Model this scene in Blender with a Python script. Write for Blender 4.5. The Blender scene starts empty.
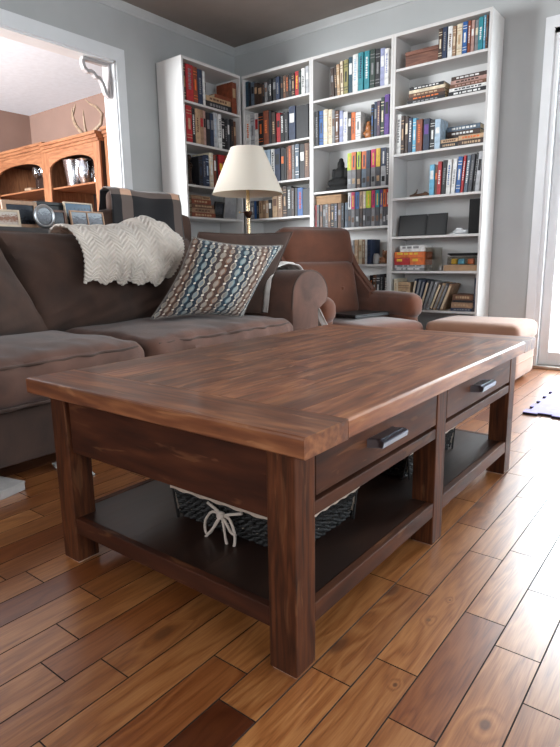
import bpy, bmesh, math, random
from math import pi, sin, cos, radians
from mathutils import Vector, Matrix
SC = bpy.context.scene
COL = SC.collection
rnd = random.Random(11)

# ------------------------------------------------------------------ colours and materials
def lin(c):
    return tuple(((x/255)/12.92 if x/255 <= .04045 else ((x/255+.055)/1.055)**2.4) for x in c)
class NT:
    def __init__(s, m):
        m.use_nodes = True; s.t = m.node_tree; s.t.nodes.clear()
    def n(s, typ, **kw):
        nd = s.t.nodes.new(typ)
        for k, v in kw.items():
            if k.startswith('i_'): nd.inputs[k[2:].replace('_', ' ')].default_value = v
            else: setattr(nd, k, v)
        return nd
    def l(s, a, b): s.t.links.new(a, b)
    def math(s, op, a, b=None, c=None):
        nd = s.t.nodes.new('ShaderNodeMath'); nd.operation = op
        for i, v in enumerate((a, b, c)):
            if v is None: continue
            if isinstance(v, (int, float)): nd.inputs[i].default_value = v
            else: s.l(v, nd.inputs[i])
        return nd.outputs[0]
    def ramp(s, fac, stops, interp='LINEAR'):
        nd = s.t.nodes.new('ShaderNodeValToRGB'); cr = nd.color_ramp; cr.interpolation = interp
        while len(cr.elements) < len(stops): cr.elements.new(.5)
        for e, (p, c) in zip(cr.elements, stops): e.position = p; e.color = (*lin(c), 1)
        s.l(fac, nd.inputs[0]); return nd.outputs[0]
    def mix(s, fac, a, b, mode='MIX'):
        nd = s.t.nodes.new('ShaderNodeMix'); nd.data_type = 'RGBA'; nd.blend_type = mode
        for sock, v in ((nd.inputs[0], fac), (nd.inputs[6], a), (nd.inputs[7], b)):
            if isinstance(v, (int, float)): sock.default_value = v
            elif isinstance(v, tuple): sock.default_value = (*lin(v), 1)
            else: s.l(v, sock)
        return nd.outputs[2]
    def out(s, color, rough=.5, bump=None, bstr=.2, bdist=.01, **kw):
        p = s.n('ShaderNodeBsdfPrincipled')
        for sock, v in ((p.inputs['Base Color'], color), (p.inputs['Roughness'], rough)):
            if isinstance(v, (int, float)): sock.default_value = v
            elif isinstance(v, tuple): sock.default_value = (*lin(v), 1)
            else: s.l(v, sock)
        for k, v in kw.items(): p.inputs[k.replace('_', ' ')].default_value = v
        if bump is not None:
            b = s.n('ShaderNodeBump'); b.inputs['Strength'].default_value = bstr; b.inputs['Distance'].default_value = bdist
            s.l(bump, b.inputs['Height']); s.l(b.outputs[0], p.inputs['Normal'])
        o = s.n('ShaderNodeOutputMaterial'); s.l(p.outputs[0], o.inputs[0]); return p
def M_plain(name, c, rough=.6, var=.12, scale=12, bump=.0, **kw):
    m = bpy.data.materials.new(name); t = NT(m)
    tc = t.n('ShaderNodeTexCoord'); no = t.n('ShaderNodeTexNoise'); no.inputs['Scale'].default_value = scale; no.inputs['Detail'].default_value = 4
    t.l(tc.outputs['Object'], no.inputs['Vector'])
    d = tuple(max(0, x*(1-var)) for x in c); u = tuple(min(255, x*(1+var*.6)) for x in c)
    col = t.ramp(no.outputs[0], [(.3, d), (.7, u)])
    t.out(col, rough, no.outputs[0] if bump else None, bump, **kw); return m
def M_wood(name, dark, mid, light, axis=1, rough=.4, stretch=9, scale=3.0, var=.25, bump=.08, coat=0.0, worn=0.0, spec=.5):
    m = bpy.data.materials.new(name); t = NT(m)
    tc = t.n('ShaderNodeTexCoord'); oi = t.n('ShaderNodeObjectInfo')
    geo = t.n('ShaderNodeAttribute'); geo.attribute_name = 'tone'
    mp = t.n('ShaderNodeMapping'); sc = [stretch]*3; sc[axis] = 1.0; mp.inputs['Scale'].default_value = sc
    t.l(tc.outputs['Object'], mp.inputs[0])
    off = t.math('ADD', t.math('MULTIPLY', oi.outputs['Random'], 40), t.math('MULTIPLY', geo.outputs['Fac'], 77))
    cmb = t.n('ShaderNodeCombineXYZ')
    for i in range(3): t.l(off, cmb.inputs[i])
    va = t.n('ShaderNodeVectorMath', operation='ADD'); t.l(mp.outputs[0], va.inputs[0]); t.l(cmb.outputs[0], va.inputs[1])
    n1 = t.n('ShaderNodeTexNoise'); n1.inputs['Scale'].default_value = scale*.55; n1.inputs['Detail'].default_value = 3; n1.inputs['Distortion'].default_value = .7
    n2 = t.n('ShaderNodeTexNoise'); n2.inputs['Scale'].default_value = scale*4; n2.inputs['Detail'].default_value = 6
    n3 = t.n('ShaderNodeTexNoise'); n3.inputs['Scale'].default_value = 2.2; n3.inputs['Detail'].default_value = 2
    for n in (n1, n2): t.l(va.outputs[0], n.inputs['Vector'])
    t.l(tc.outputs['Object'], n3.inputs['Vector'])
    ring = t.math('PINGPONG', t.math('MULTIPLY', n1.outputs[0], 9), 1.0)
    g = t.math('ADD', t.math('MULTIPLY', ring, .30), t.math('MULTIPLY', n2.outputs[0], .72))
    col = t.ramp(g, [(.22, dark), (.5, mid), (.82, light)])
    v = t.math('ADD', 1-var*.75, t.math('MULTIPLY', t.math('ADD', oi.outputs['Random'], t.math('FRACT', t.math('MULTIPLY', geo.outputs['Fac'], 13.7))), var*.75))
    v = t.math('MULTIPLY', v, t.math('ADD', .75, t.math('MULTIPLY', n3.outputs[0], .5)))
    cc = t.n('ShaderNodeCombineColor')
    for i in range(3): t.l(v, cc.inputs[i])
    col = t.mix(1.0, col, cc.outputs[0], 'MULTIPLY')
    if worn:        # pale rubbed dashes along the grain and darker stained patches
        mp4 = t.n('ShaderNodeMapping'); s4 = [42]*3; s4[axis] = 7; mp4.inputs['Scale'].default_value = s4; t.l(tc.outputs['Object'], mp4.inputs[0])
        v4 = t.n('ShaderNodeVectorMath', operation='ADD'); t.l(mp4.outputs[0], v4.inputs[0]); t.l(cmb.outputs[0], v4.inputs[1])
        n4 = t.n('ShaderNodeTexNoise'); n4.inputs['Scale'].default_value = 1.0; n4.inputs['Detail'].default_value = 3; n4.inputs['Distortion'].default_value = .8; t.l(v4.outputs[0], n4.inputs['Vector'])
        mr = t.n('ShaderNodeMapRange'); mr.interpolation_type = 'SMOOTHSTEP'; mr.inputs['From Min'].default_value = .60; mr.inputs['From Max'].default_value = .70; t.l(n4.outputs[0], mr.inputs['Value'])
        col = t.mix(t.math('MULTIPLY', mr.outputs[0], worn), col, (176, 122, 82))
        n5 = t.n('ShaderNodeTexNoise'); n5.inputs['Scale'].default_value = .8; n5.inputs['Detail'].default_value = 4; t.l(va.outputs[0], n5.inputs['Vector'])
        m5 = t.n('ShaderNodeMapRange'); m5.interpolation_type = 'SMOOTHSTEP'; m5.inputs['From Min'].default_value = .52; m5.inputs['From Max'].default_value = .68; t.l(n5.outputs[0], m5.inputs['Value'])
        col = t.mix(t.math('MULTIPLY', m5.outputs[0], worn), col, (58, 32, 20))
    r = t.math('ADD', rough, t.math('MULTIPLY', n2.outputs[0], .15))
    t.out(col, r, n2.outputs[0], bump, .004, Coat_Weight=coat, Coat_Roughness=.2, Specular_IOR_Level=spec); return m
def M_fabric(name, c, var=.25, scale=6, weave=500, rough=.95, sheen=.3, bump=.15):
    m = bpy.data.materials.new(name); t = NT(m)
    tc = t.n('ShaderNodeTexCoord')
    n1 = t.n('ShaderNodeTexNoise'); n1.inputs['Scale'].default_value = scale; n1.inputs['Detail'].default_value = 5; n1.inputs['Distortion'].default_value = .4
    n2 = t.n('ShaderNodeTexNoise'); n2.inputs['Scale'].default_value = weave; n2.inputs['Detail'].default_value = 2
    for n in (n1, n2): t.l(tc.outputs['Object'], n.inputs['Vector'])
    col = t.ramp(n1.outputs[0], [(.3, tuple(x*(1-var) for x in c)), (.7, tuple(min(255, x*(1+var)) for x in c))])
    h = t.math('ADD', n1.outputs[0], t.math('MULTIPLY', n2.outputs[0], .25))
    t.out(col, rough, h, bump, .01, Sheen_Weight=sheen, Sheen_Roughness=.5); return m
def M_metal(name, c, rough=.3):
    m = bpy.data.materials.new(name); t = NT(m)
    tc = t.n('ShaderNodeTexCoord'); n = t.n('ShaderNodeTexNoise'); n.inputs['Scale'].default_value = 40; t.l(tc.outputs['Object'], n.inputs['Vector'])
    t.out(c, t.math('ADD', rough-.05, t.math('MULTIPLY', n.outputs[0], .1)), Metallic=1.0); return m
def M_glass(name, tint=(240, 245, 248), gloss=.05):
    m = bpy.data.materials.new(name); t = NT(m)
    a = t.n('ShaderNodeBsdfTransparent'); a.inputs[0].default_value = (*lin(tint), 1)
    b = t.n('ShaderNodeBsdfGlossy'); b.inputs['Roughness'].default_value = .03
    fr = t.n('ShaderNodeLayerWeight'); fr.inputs[0].default_value = .5
    mx = t.n('ShaderNodeMixShader'); t.l(t.math('ADD', t.math('MULTIPLY', t.math('POWER', fr.outputs['Facing'], 4.0), .6), gloss), mx.inputs[0]); t.l(a.outputs[0], mx.inputs[1]); t.l(b.outputs[0], mx.inputs[2])
    o = t.n('ShaderNodeOutputMaterial'); t.l(mx.outputs[0], o.inputs[0]); return m

# ------------------------------------------------------------------ mesh helpers
OFF = {}
class MB:
    def __init__(s): s.bm = bmesh.new(); s.mi = 0; s.uv = None; s.tone = None; s.soft = False
    def _mark(s, geom):
        for g in geom:
            if isinstance(g, bmesh.types.BMFace): g.material_index = s.mi
    def box(s, x0, x1, y0, y1, z0, z1, bev=0, seg=2, rot=None, piv=None, tone=None):
        t = bmesh.new()
        bmesh.ops.create_cube(t, size=1)
        for v in t.verts:
            v.co = Vector(((x0+x1)/2+v.co.x*(x1-x0), (y0+y1)/2+v.co.y*(y1-y0), (z0+z1)/2+v.co.z*(z1-z0)))
        if bev: bmesh.ops.bevel(t, geom=t.edges[:], offset=bev, segments=seg, affect='EDGES', profile=.5)
        if rot is not None:
            bmesh.ops.rotate(t, verts=t.verts[:], cent=piv or ((x0+x1)/2, (y0+y1)/2, (z0+z1)/2), matrix=rot)
        s.merge(t, tone); return s
    def merge(s, t, tone=None):
        mp = {}
        if tone is not None and s.tone is None: s.tone = s.bm.faces.layers.float.new('tone')
        for v in t.verts: mp[v] = s.bm.verts.new(v.co)
        for f in t.faces:
            try: nf = s.bm.faces.new([mp[v] for v in f.verts])
            except ValueError: continue
            nf.material_index = s.mi; nf.smooth = True
            if tone is not None:
                nf[s.tone] = tone
        t.free()
    def rbox(s, c, h, r, bulge=(0, 0, 0), n=8, rot=None, warp=None):
        s.soft = True
        t = bmesh.new(); bmesh.ops.create_cube(t, size=2)
        bmesh.ops.subdivide_edges(t, edges=t.edges[:], cuts=n, use_grid_fill=True)
        for v in t.verts:
            u = [v.co.x, v.co.y, v.co.z]
            for i in range(3): u[i] = sin(u[i]*pi/2*.92)/sin(pi/2*.92)     # crowd vertices to the rims
            p = Vector([u[i]*h[i] for i in range(3)])
            inn = Vector([max(-(h[i]-r), min(h[i]-r, p[i])) for i in range(3)])
            d = p-inn
            q = inn+d.normalized()*r if d.length > 1e-9 else p
            for i in range(3):
                a, b = u[(i+1) % 3], u[(i+2) % 3]
                q[i] += bulge[i]*(p[i]/h[i])*(1-a*a)*(1-b*b)
            if warp: q = warp(q)
            v.co = q
        if rot is not None: bmesh.ops.rotate(t, verts=t.verts[:], cent=(0, 0, 0), matrix=rot)
        for v in t.verts: v.co += Vector(c)
        s.merge(t); return s
    def tube(s, pts, r, seg=8, closed=False, cap=True):
        s.soft = True
        pts = [Vector(p) for p in pts]; rings = []; n = len(pts)
        rad = r if isinstance(r, (list, tuple)) else [r]*n
        prev = None
        for i, p in enumerate(pts):
            a = pts[(i-1) % n] if (i > 0 or closed) else p; b = pts[(i+1) % n] if (i < n-1 or closed) else p
            t = (b-a).normalized()
            if prev is None:
                ref = Vector((0, 0, 1)) if abs(t.z) < .9 else Vector((1, 0, 0)); x = t.cross(ref).normalized()
            else:
                x = (prev-t*prev.dot(t)); x = x.normalized() if x.length > 1e-6 else t.orthogonal().normalized()
            prev = x; y = t.cross(x)
            rings.append([s.bm.verts.new(p+(x*cos(2*pi*k/seg)+y*sin(2*pi*k/seg))*rad[i]) for k in range(seg)])
        for i in range(n if closed else n-1):
            A, B = rings[i], rings[(i+1) % n]
            for k in range(seg):
                f = s.bm.faces.new((A[k], A[(k+1) % seg], B[(k+1) % seg], B[k])); f.material_index = s.mi; f.smooth = True
        if cap and not closed:
            for R, rev in ((rings[0], True), (rings[-1], False)):
                f = s.bm.faces.new(R[::-1] if rev else R); f.material_index = s.mi
        return s
    def lathe(s, prof, c=(0, 0, 0), seg=32, capb=True, capt=True):
        s.soft = True
        rings = []
        for r, z in prof:
            rings.append([s.bm.verts.new((c[0]+r*cos(2*pi*k/seg), c[1]+r*sin(2*pi*k/seg), c[2]+z)) for k in range(seg)])
        for A, B in zip(rings, rings[1:]):
            for k in range(seg):
                f = s.bm.faces.new((A[k], A[(k+1) % seg], B[(k+1) % seg], B[k])); f.smooth = True; f.material_index = s.mi
        if capb: s.bm.faces.new(rings[0][::-1]).material_index = s.mi
        if capt: s.bm.faces.new(rings[-1]).material_index = s.mi
        return s
    def prism(s, poly, axis, a, b, bev=0, tone=None):
        # poly in the two other axes (in x,y,z order)
        t = bmesh.new()
        def P(p, w):
            q = list(p); q.insert(axis, w); return q
        A = [t.verts.new(P(p, a)) for p in poly]; B = [t.verts.new(P(p, b)) for p in poly]
        n = len(poly)
        t.faces.new(A[::-1]); t.faces.new(B)
        for i in range(n): t.faces.new((A[i], A[(i+1) % n], B[(i+1) % n], B[i]))
        bmesh.ops.recalc_face_normals(t, faces=t.faces[:])
        if bev: bmesh.ops.bevel(t, geom=t.edges[:], offset=bev, segments=2, affect='EDGES')
        s.merge(t, tone); return s
    def grid(s, fn, nu, nv, uv=False):
        s.soft = True
        if uv and s.uv is None: s.uv = s.bm.loops.layers.uv.new('UVMap')
        V = [[s.bm.verts.new(fn(i/nu, j/nv)) for j in range(nv+1)] for i in range(nu+1)]
        for i in range(nu):
            for j in range(nv):
                f = s.bm.faces.new((V[i][j], V[i+1][j], V[i+1][j+1], V[i][j+1])); f.smooth = True; f.material_index = s.mi
                if uv:
                    for lp, (a, b) in zip(f.loops, ((i, j), (i+1, j), (i+1, j+1), (i, j+1))): lp[s.uv].uv = (a/nu, b/nv)
        return s
    def build(s, name, mat, parent=None, world=True, sharp=35, label=None, fix=False):
        if fix: bmesh.ops.recalc_face_normals(s.bm, faces=s.bm.faces[:])
        me = bpy.data.meshes.new(name)
        if parent is not None and world:
            o3 = OFF.get(parent.name, (0, 0, 0))
            bmesh.ops.translate(s.bm, verts=s.bm.verts[:], vec=(-o3[0], -o3[1], -o3[2]))
        self_soft = s.soft; s.bm.to_mesh(me); s.bm.free()
        for p in me.polygons: p.use_smooth = True
        me.set_sharp_from_angle(angle=radians(sharp if self_soft else min(sharp, 18)))
        for mm in (mat if isinstance(mat, (list, tuple)) else [mat]): me.materials.append(mm)
        o = bpy.data.objects.new(name, me); COL.objects.link(o)
        if parent is not None:
            o.parent = parent
            if world: OFF[o.name] = OFF.get(parent.name, (0, 0, 0))
        if label: o['label'] = label
        return o
def thing(name, label, cat, loc=(0, 0, 0), rz=0, group=None):
    o = bpy.data.objects.new(name, None); o.empty_display_size = .05; COL.objects.link(o)
    o.location = loc; o.rotation_euler = (0, 0, rz); o['label'] = label; o['category'] = cat
    if group: o['group'] = group
    OFF[o.name] = tuple(loc); return o
def tag(o, label, cat, group=None):
    o['label'] = label; o['category'] = cat
    if group: o['group'] = group
    return o
def struct(o): o['kind'] = 'structure'; return o
def recentre(o):
    # put a one-mesh thing's origin at its base centre
    vs = [v.co for v in o.data.vertices]
    c = Vector(((min(v.x for v in vs)+max(v.x for v in vs))/2, (min(v.y for v in vs)+max(v.y for v in vs))/2, min(v.z for v in vs)))
    o.data.transform(Matrix.Translation(-c)); o.location = c; return o
def pillow_shape(mb, BL, BR, TR, TL, th, n=24, pinch=.05, full=.42, uv=True, wr=0.0, seed=0):
    BL, BR, TR, TL = map(Vector, (BL, BR, TR, TL)); C0 = (BL+BR+TR+TL)/4
    N = (BR-BL).cross(TL-BL).normalized()
    r = random.Random(seed); ph = [r.uniform(0, 6) for _ in range(6)]
    def pos(u, v, sd):
        p = BL*(1-u)*(1-v)+BR*u*(1-v)+TR*u*v+TL*(1-u)*v
        a, b = 2*u-1, 2*v-1
        k = pinch*((1-b*b)*abs(a)**3+(1-a*a)*abs(b)**3)
        p = p+(C0-p)*k
        w = max(0, (1-a*a)*(1-b*b))
        t = w**full
        wv = wr*w**.3*(sin(9*a+5*b+ph[0])*.5+sin(4*a-8*b+ph[1])*.5+.5*sin(17*a+3*b*b*6+ph[2]))
        return p+N*sd*(t*th/2+wv*(1 if sd > 0 else 0))
    def e(x): return .5-.5*cos(pi*x)*(.35)-.5*(1-2*x)*.65
    mb.grid(lambda i, j: pos(e(i), e(j), 1), n, n, uv)
    mb.grid(lambda i, j: pos(e(1-i), e(j), -1), n, n, uv)
    bmesh.ops.remove_doubles(mb.bm, verts=mb.bm.verts[:], dist=1e-5)
    rim = [pos(e(i/n), 0, 0) for i in range(n)]+[pos(1, e(i/n), 0) for i in range(n)]+[pos(e(1-i/n), 1, 0) for i in range(n)]+[pos(0, e(1-i/n), 0) for i in range(n)]
    return rim, N

# ------------------------------------------------------------------ room measures (metres)
XL, YB, ZC = -3.755, 4.214, 2.665
CF = 3.956          # front plane of the bookcases on the far wall
AF = -3.45          # front plane of the bookcase on the left wall
OY0, OY1, OZ = .45, 2.879, 2.2465       # opening in the left wall
WT = .13

m_wall = M_plain('wall_paint', (178, 180, 180), .85, .03, 3)
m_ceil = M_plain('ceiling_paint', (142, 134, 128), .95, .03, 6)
m_dwall = M_plain('dining_wall_paint', (140, 112, 100), .85, .04, 3)
m_dceil = M_plain('dining_ceiling_paint', (228, 238, 248), .95, .02, 20)
m_trim = M_plain('white_trim_paint', (226, 228, 230), .45, .02, 5)
m_seam = M_plain('floor_gap', (34, 18, 9), .8, .1, 10)

# ------------------------------------------------------------------ floor boards
KNOTS = [(-.426, 1.06, .006), (-.417, 1.158, .004), (-.236, .849, .010), (-.398, .842, .0045), (-.495, 1.674, .006)]
def M_floor():
    m = bpy.data.materials.new('oak_floor_boards'); t = NT(m)
    uvn = t.n('ShaderNodeUVMap'); uvn.uv_map = 'UVMap'
    at = t.n('ShaderNodeAttribute'); at.attribute_name = 'tone'
    mp = t.n('ShaderNodeMapping'); mp.inputs['Scale'].default_value = (3.0, 24, 1); t.l(uvn.outputs[0], mp.inputs[0])
    n1 = t.n('ShaderNodeTexNoise'); n1.inputs['Scale'].default_value = .9; n1.inputs['Detail'].default_value = 2.5; n1.inputs['Distortion'].default_value = .5
    t.l(mp.outputs[0], n1.inputs['Vector'])
    mp2 = t.n('ShaderNodeMapping'); mp2.inputs['Scale'].default_value = (14, 330, 1); t.l(uvn.outputs[0], mp2.inputs[0])
    n2 = t.n('ShaderNodeTexNoise'); n2.inputs['Scale'].default_value = 1; n2.inputs['Detail'].default_value = 4; t.l(mp2.outputs[0], n2.inputs['Vector'])
    # knots: sparse cells
    mp3 = t.n('ShaderNodeMapping'); mp3.inputs['Scale'].default_value = (4.2, 9, 1); t.l(uvn.outputs[0], mp3.inputs[0])
    vo = t.n('ShaderNodeTexVoronoi'); vo.voronoi_dimensions = '2D'; vo.inputs['Scale'].default_value = 1; t.l(mp3.outputs[0], vo.inputs['Vector'])
    sep = t.n('ShaderNodeSeparateColor'); t.l(vo.outputs['Color'], sep.inputs[0])
    pick = t.math('GREATER_THAN', sep.outputs[0], .9)
    kd = t.math('SUBTRACT', 1.0, t.math('MULTIPLY', vo.outputs['Distance'], 6.5))
    knot = t.math('MULTIPLY', pick, t.math('MAXIMUM', kd, 0.0))
    halo = t.math('MULTIPLY', pick, t.math('MAXIMUM', t.math('SUBTRACT', 1.0, t.math('MULTIPLY', vo.outputs['Distance'], 2.2)), 0.0))
    # knots that stand out in the boards beside the table (x, y, radius)
    tco = t.n('ShaderNodeTexCoord')
    for kx, ky, kr in KNOTS:
        sb = t.n('ShaderNodeVectorMath', operation='SUBTRACT'); t.l(tco.outputs['Object'], sb.inputs[0]); sb.inputs[1].default_value = (kx, ky, 0)
        ml = t.n('ShaderNodeVectorMath', operation='MULTIPLY'); t.l(sb.outputs[0], ml.inputs[0]); ml.inputs[1].default_value = (1.0/kr, .7/kr, 1.0/kr)
        ln = t.n('ShaderNodeVectorMath', operation='LENGTH'); t.l(ml.outputs[0], ln.inputs[0])
        dd = t.math('ADD', ln.outputs['Value'], t.math('MULTIPLY', t.math('SUBTRACT', n1.outputs[0], .5), 1.2))
        knot = t.math('MAXIMUM', knot, t.math('MAXIMUM', t.math('SUBTRACT', 1.1, dd), 0.0))
        halo = t.math('MAXIMUM', halo, t.math('MAXIMUM', t.math('SUBTRACT', 1.0, t.math('MULTIPLY', dd, .3)), 0.0))
    ring = t.math('PINGPONG', t.math('ADD', t.math('MULTIPLY', n1.outputs[0], 11), t.math('MULTIPLY', halo, 3.0)), 1.0)
    g = t.math('ADD', t.math('MULTIPLY', ring, .36), t.math('MULTIPLY', n2.outputs[0], .74))
    col = t.ramp(g, [(.2, (126, 76, 40)), (.48, (166, 110, 64)), (.85, (198, 146, 96))])
    tn = t.ramp(at.outputs['Fac'], [(0, (112, 78, 64)), (.18, (186, 148, 118)), (.5, (216, 198, 180)), (.8, (240, 222, 200)), (1, (255, 248, 238))])
    col = t.mix(1.0, col, tn, 'MULTIPLY')
    col = t.mix(t.math('MINIMUM', t.math('MULTIPLY', knot, 1.5), .75), col, (84, 46, 26))
    r = t.math('ADD', .24, t.math('MULTIPLY', n2.outputs[0], .14))
    t.out(col, r, g, .10, .003, Coat_Weight=1.0, Coat_Roughness=.32); return m
def build_floor():
    W = .0873; X0 = -.199
    fixed = {0: [.62, 1.062, 1.308, 1.93, 2.5], 1: [.766, 1.136, 1.471, 2.25], 2: [.5, .886, 1.407, 1.845, 2.6], 3: [.789, 1.146, 1.55, 2.042, 2.7],
             4: [.3, .622, 1.15, 1.72, 2.3], -1: [.55, .936, 1.5, 2.2], 6: [.02, .378, .95], 7: [.1, .558, 1.2], 8: [.05, .48, 1.1], 9: [.2, .566, 1.3], 5: [.7, 1.3]}
    tones = {(1, .766): .24, (1, 1.136): .8, (4, .3): .02, (0, .62): .78, (0, 1.062): .85, (2, .886): .72, (3, .789): .5, (3, 1.146): .62, (2, 1.407): .75, (-1, .55): .6}
    bm = bmesh.new(); uvl = bm.loops.layers.uv.new('UVMap'); tl = bm.faces.layers.float.new('tone')
    r = random.Random(5)
    def quad(co, mi, tone=.5, uvs=None):
        f = bm.faces.new([bm.verts.new(c) for c in co]); f.material_index = mi; f[tl] = tone
        if uvs:
            for lp, u in zip(f.loops, uvs): lp[uvl].uv = u
    k0 = math.floor((X0-2.3)/W); k1 = math.ceil((X0+3.72)/W)
    for k in range(k0, k1):
        xa, xb = X0-W*(k+1), X0-W*k
        js = list(fixed.get(k, []))
        y = js[0] if js else r.uniform(-.6, -.1)
        lo = [y]
        while lo[-1] > -1.9: lo.append(lo[-1]-r.uniform(.3, .75))
        y = js[-1] if js else y
        hi = [y]
        while hi[-1] < YB: hi.append(hi[-1]+r.uniform(.3, .75))
        hi[-1] = YB
        ys = sorted(set(lo+js+hi))
        ys = [v for v in ys if v <= YB]
        for a, b in zip(ys, ys[1:]):
            if b-a < .01: continue
            tone = tones.get((k, round(a, 3)), None)
            if tone is None: tone = min(1, max(0, r.gauss(.55, .2)))
            e, dz = .0014, .0018
            ou, ov = r.uniform(0, 50), r.uniform(0, 50)
            P = [(xa+e, a+e, 0), (xb-e, a+e, 0), (xb-e, b-e, 0), (xa+e, b-e, 0)]
            Q = [(xa, a, -dz), (xb, a, -dz), (xb, b, -dz), (xa, b, -dz)]
            uv = lambda p: (ou+p[1]-a, ov+p[0]-xa)
            quad(P, 0, tone, [uv(p) for p in P])
            for i in range(4):
                j = (i+1) % 4
                quad([Q[i], Q[j], P[j], P[i]], 1)
    me = bpy.data.meshes.new('floor'); bm.to_mesh(me); bm.free()
    me.materials.append(M_floor()); me.materials.append(m_seam)
    o = bpy.data.objects.new('floor', me); COL.objects.link(o); struct(o)
build_floor()
m_dfl = M_wood('dining_floor', (110, 66, 36), (160, 104, 62), (190, 136, 86), 1, .35)
struct(MB().box(-7.4, XL, -.6, YB, -.04, 0).build('floor_dining', m_dfl))

# ------------------------------------------------------------------ walls, ceilings, trims
XR, YN = 1.9, -1.7
DX0, DX1, DZ1 = -1.012, .74, 2.198       # patio door opening
mb = MB()
mb.box(XL-WT, DX0, YB, YB+.14, 0, ZC).box(DX1, XR+.14, YB, YB+.14, 0, ZC).box(DX0, DX1, YB, YB+.14, DZ1, ZC)
struct(mb.build('wall_back', m_wall))
mb = MB()
mb.box(XL-WT, XL, OY1, YB, 0, ZC).box(XL-WT, XL, YN, OY0, 0, ZC).box(XL-WT, XL, OY0, OY1, OZ, ZC)
struct(mb.build('wall_left', [m_wall]))
WY0, WY1, WZ0, WZ1 = -.9, 2.6, .75, 2.15
mb = MB()
mb.box(XR, XR+.14, YN, WY0, 0, ZC).box(XR, XR+.14, WY1, YB, 0, ZC).box(XR, XR+.14, WY0, WY1, 0, WZ0).box(XR, XR+.14, WY0, WY1, WZ1, ZC)
struct(mb.build('wall_right', m_wall))
struct(MB().box(XL-WT, -2.2, YN-.14, YN, 0, ZC).box(.4, XR+.14, YN-.14, YN, 0, ZC).box(-2.2, .4, YN-.14, YN, 0, .7).box(-2.2, .4, YN-.14, YN, 2.2, ZC).build('wall_near', M_plain('bounce_cut_taupe', (98, 88, 80), .9, .05, 4)))  # unseen near wall; dark colour picked to cut bounce, opening added for the fill
struct(MB().box(XL-WT, XR+.14, YN-.14, YB+.14, ZC, ZC+.1).build('ceiling', m_ceil))
# dining room beyond the opening
DXF = -7.33
struct(MB().box(DXF-.1, XL-WT, YB, YB+.14, 0, ZC).build('wall_dining_back', m_dwall))
struct(MB().box(DXF-.1, DXF, -.6, YB, 0, ZC).build('wall_dining_left', m_dwall))
mb = MB(); mb.box(DXF-.1, -6.9, -.7, -.6, 0, ZC).box(-4.5, XL-WT, -.7, -.6, 0, ZC).box(-6.9, -4.5, -.7, -.6, 0, .6).box(-6.9, -4.5, -.7, -.6, 2.3, ZC)
struct(mb.build('wall_dining_near', m_dwall))
struct(MB().box(XL-WT-.006, XL-WT, OY1+.09, YB, 0, ZC).box(XL-WT-.006, XL-WT, -.6, OY0-.09, 0, ZC).build('wall_dining_right', m_dwall))
struct(MB().box(DXF-.1, XL-WT, -.7, YB+.14, ZC, ZC+.1).build('ceiling_dining', m_dceil))
# opening casing and jamb liners
mb = MB()
cw = .081
mb.prism([(OY1, 0), (OY1+cw, 0), (OY1+cw, OZ+.095), (OY1, OZ)], 0, XL, XL+.016, .002)
mb.prism([(OY1, OZ), (OY1+cw, OZ+.095), (OY0-cw, OZ+.095), (OY0, OZ)], 0, XL, XL+.016, .002)
mb.prism([(OY0-cw, 0), (OY0, 0), (OY0, OZ), (OY0-cw, OZ+.095)], 0, XL, XL+.016, .002)
struct(mb.build('trim_1', m_trim))
mb = MB()
mb.box(XL-WT-.01, XL+.002, OY1-.012, OY1, 0, OZ).box(XL-WT-.01, XL+.002, OY0, OY0+.012, 0, OZ).box(XL-WT-.01, XL+.002, OY0, OY1, OZ-.012, OZ)
struct(mb.build('trim_2', m_trim))
# crown moulding
def crown(name, axis, a, b, wall, sgn, mat):
    pr = [(0, 0), (.0, -.055), (.008, -.055), (.012, -.042), (.03, -.02), (.04, -.01), (.045, -.004), (.045, 0)]
    mb = MB()
    poly = [(wall+sgn*p[0], ZC+p[1]) for p in pr]
    mb.prism(poly, axis, a, b)
    return struct(mb.build(name, mat))
crown('trim_3', 1, YN, YB, XL, 1, m_trim_c := M_plain('crown_paint', (188, 190, 190), .6, .03, 5))
crown('trim_4', 0, XL, XR, YB, -1, m_trim_c)
struct(MB().box(XL, DX0-.06, YB-.014, YB, 0, .11, .003).build('baseboard_back', m_trim))
struct(MB().box(XL, XL+.014, OY1+cw, YB, 0, .11, .003).build('baseboard_left', m_trim))
# patio door
mb = MB()
oc = .059
mb.prism([(DX0-oc, 0), (DX0, 0), (DX0, DZ1), (DX0-oc, DZ1+.07)], 1, YB-.018, YB, .002)
mb.prism([(DX0-oc, DZ1+.07), (DX0, DZ1), (DX1, DZ1), (DX1+oc, DZ1+.07)], 1, YB-.018, YB, .002)
mb.prism([(DX1, 0), (DX1+oc, 0), (DX1+oc, DZ1+.07), (DX1, DZ1)], 1, YB-.018, YB, .002)
struct(mb.build('trim_5', m_trim))
mb = MB().box(DX0, DX0+.03, YB-.005, YB+.13, 0, DZ1).box(DX1-.03, DX1, YB-.005, YB+.13, 0, DZ1).box(DX0, DX1, YB-.005, YB+.13, DZ1-.03, DZ1)
struct(mb.build('trim_6', m_trim))
m_sill = M_metal('threshold_metal', (190, 186, 180), .45)
struct(MB().box(DX0, DX1, YB-.03, YB+.13, 0, .022, .004).build('trim_7', m_sill))
m_pane = M_glass('door_glass')
xm = (DX0+DX1)/2
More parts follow.
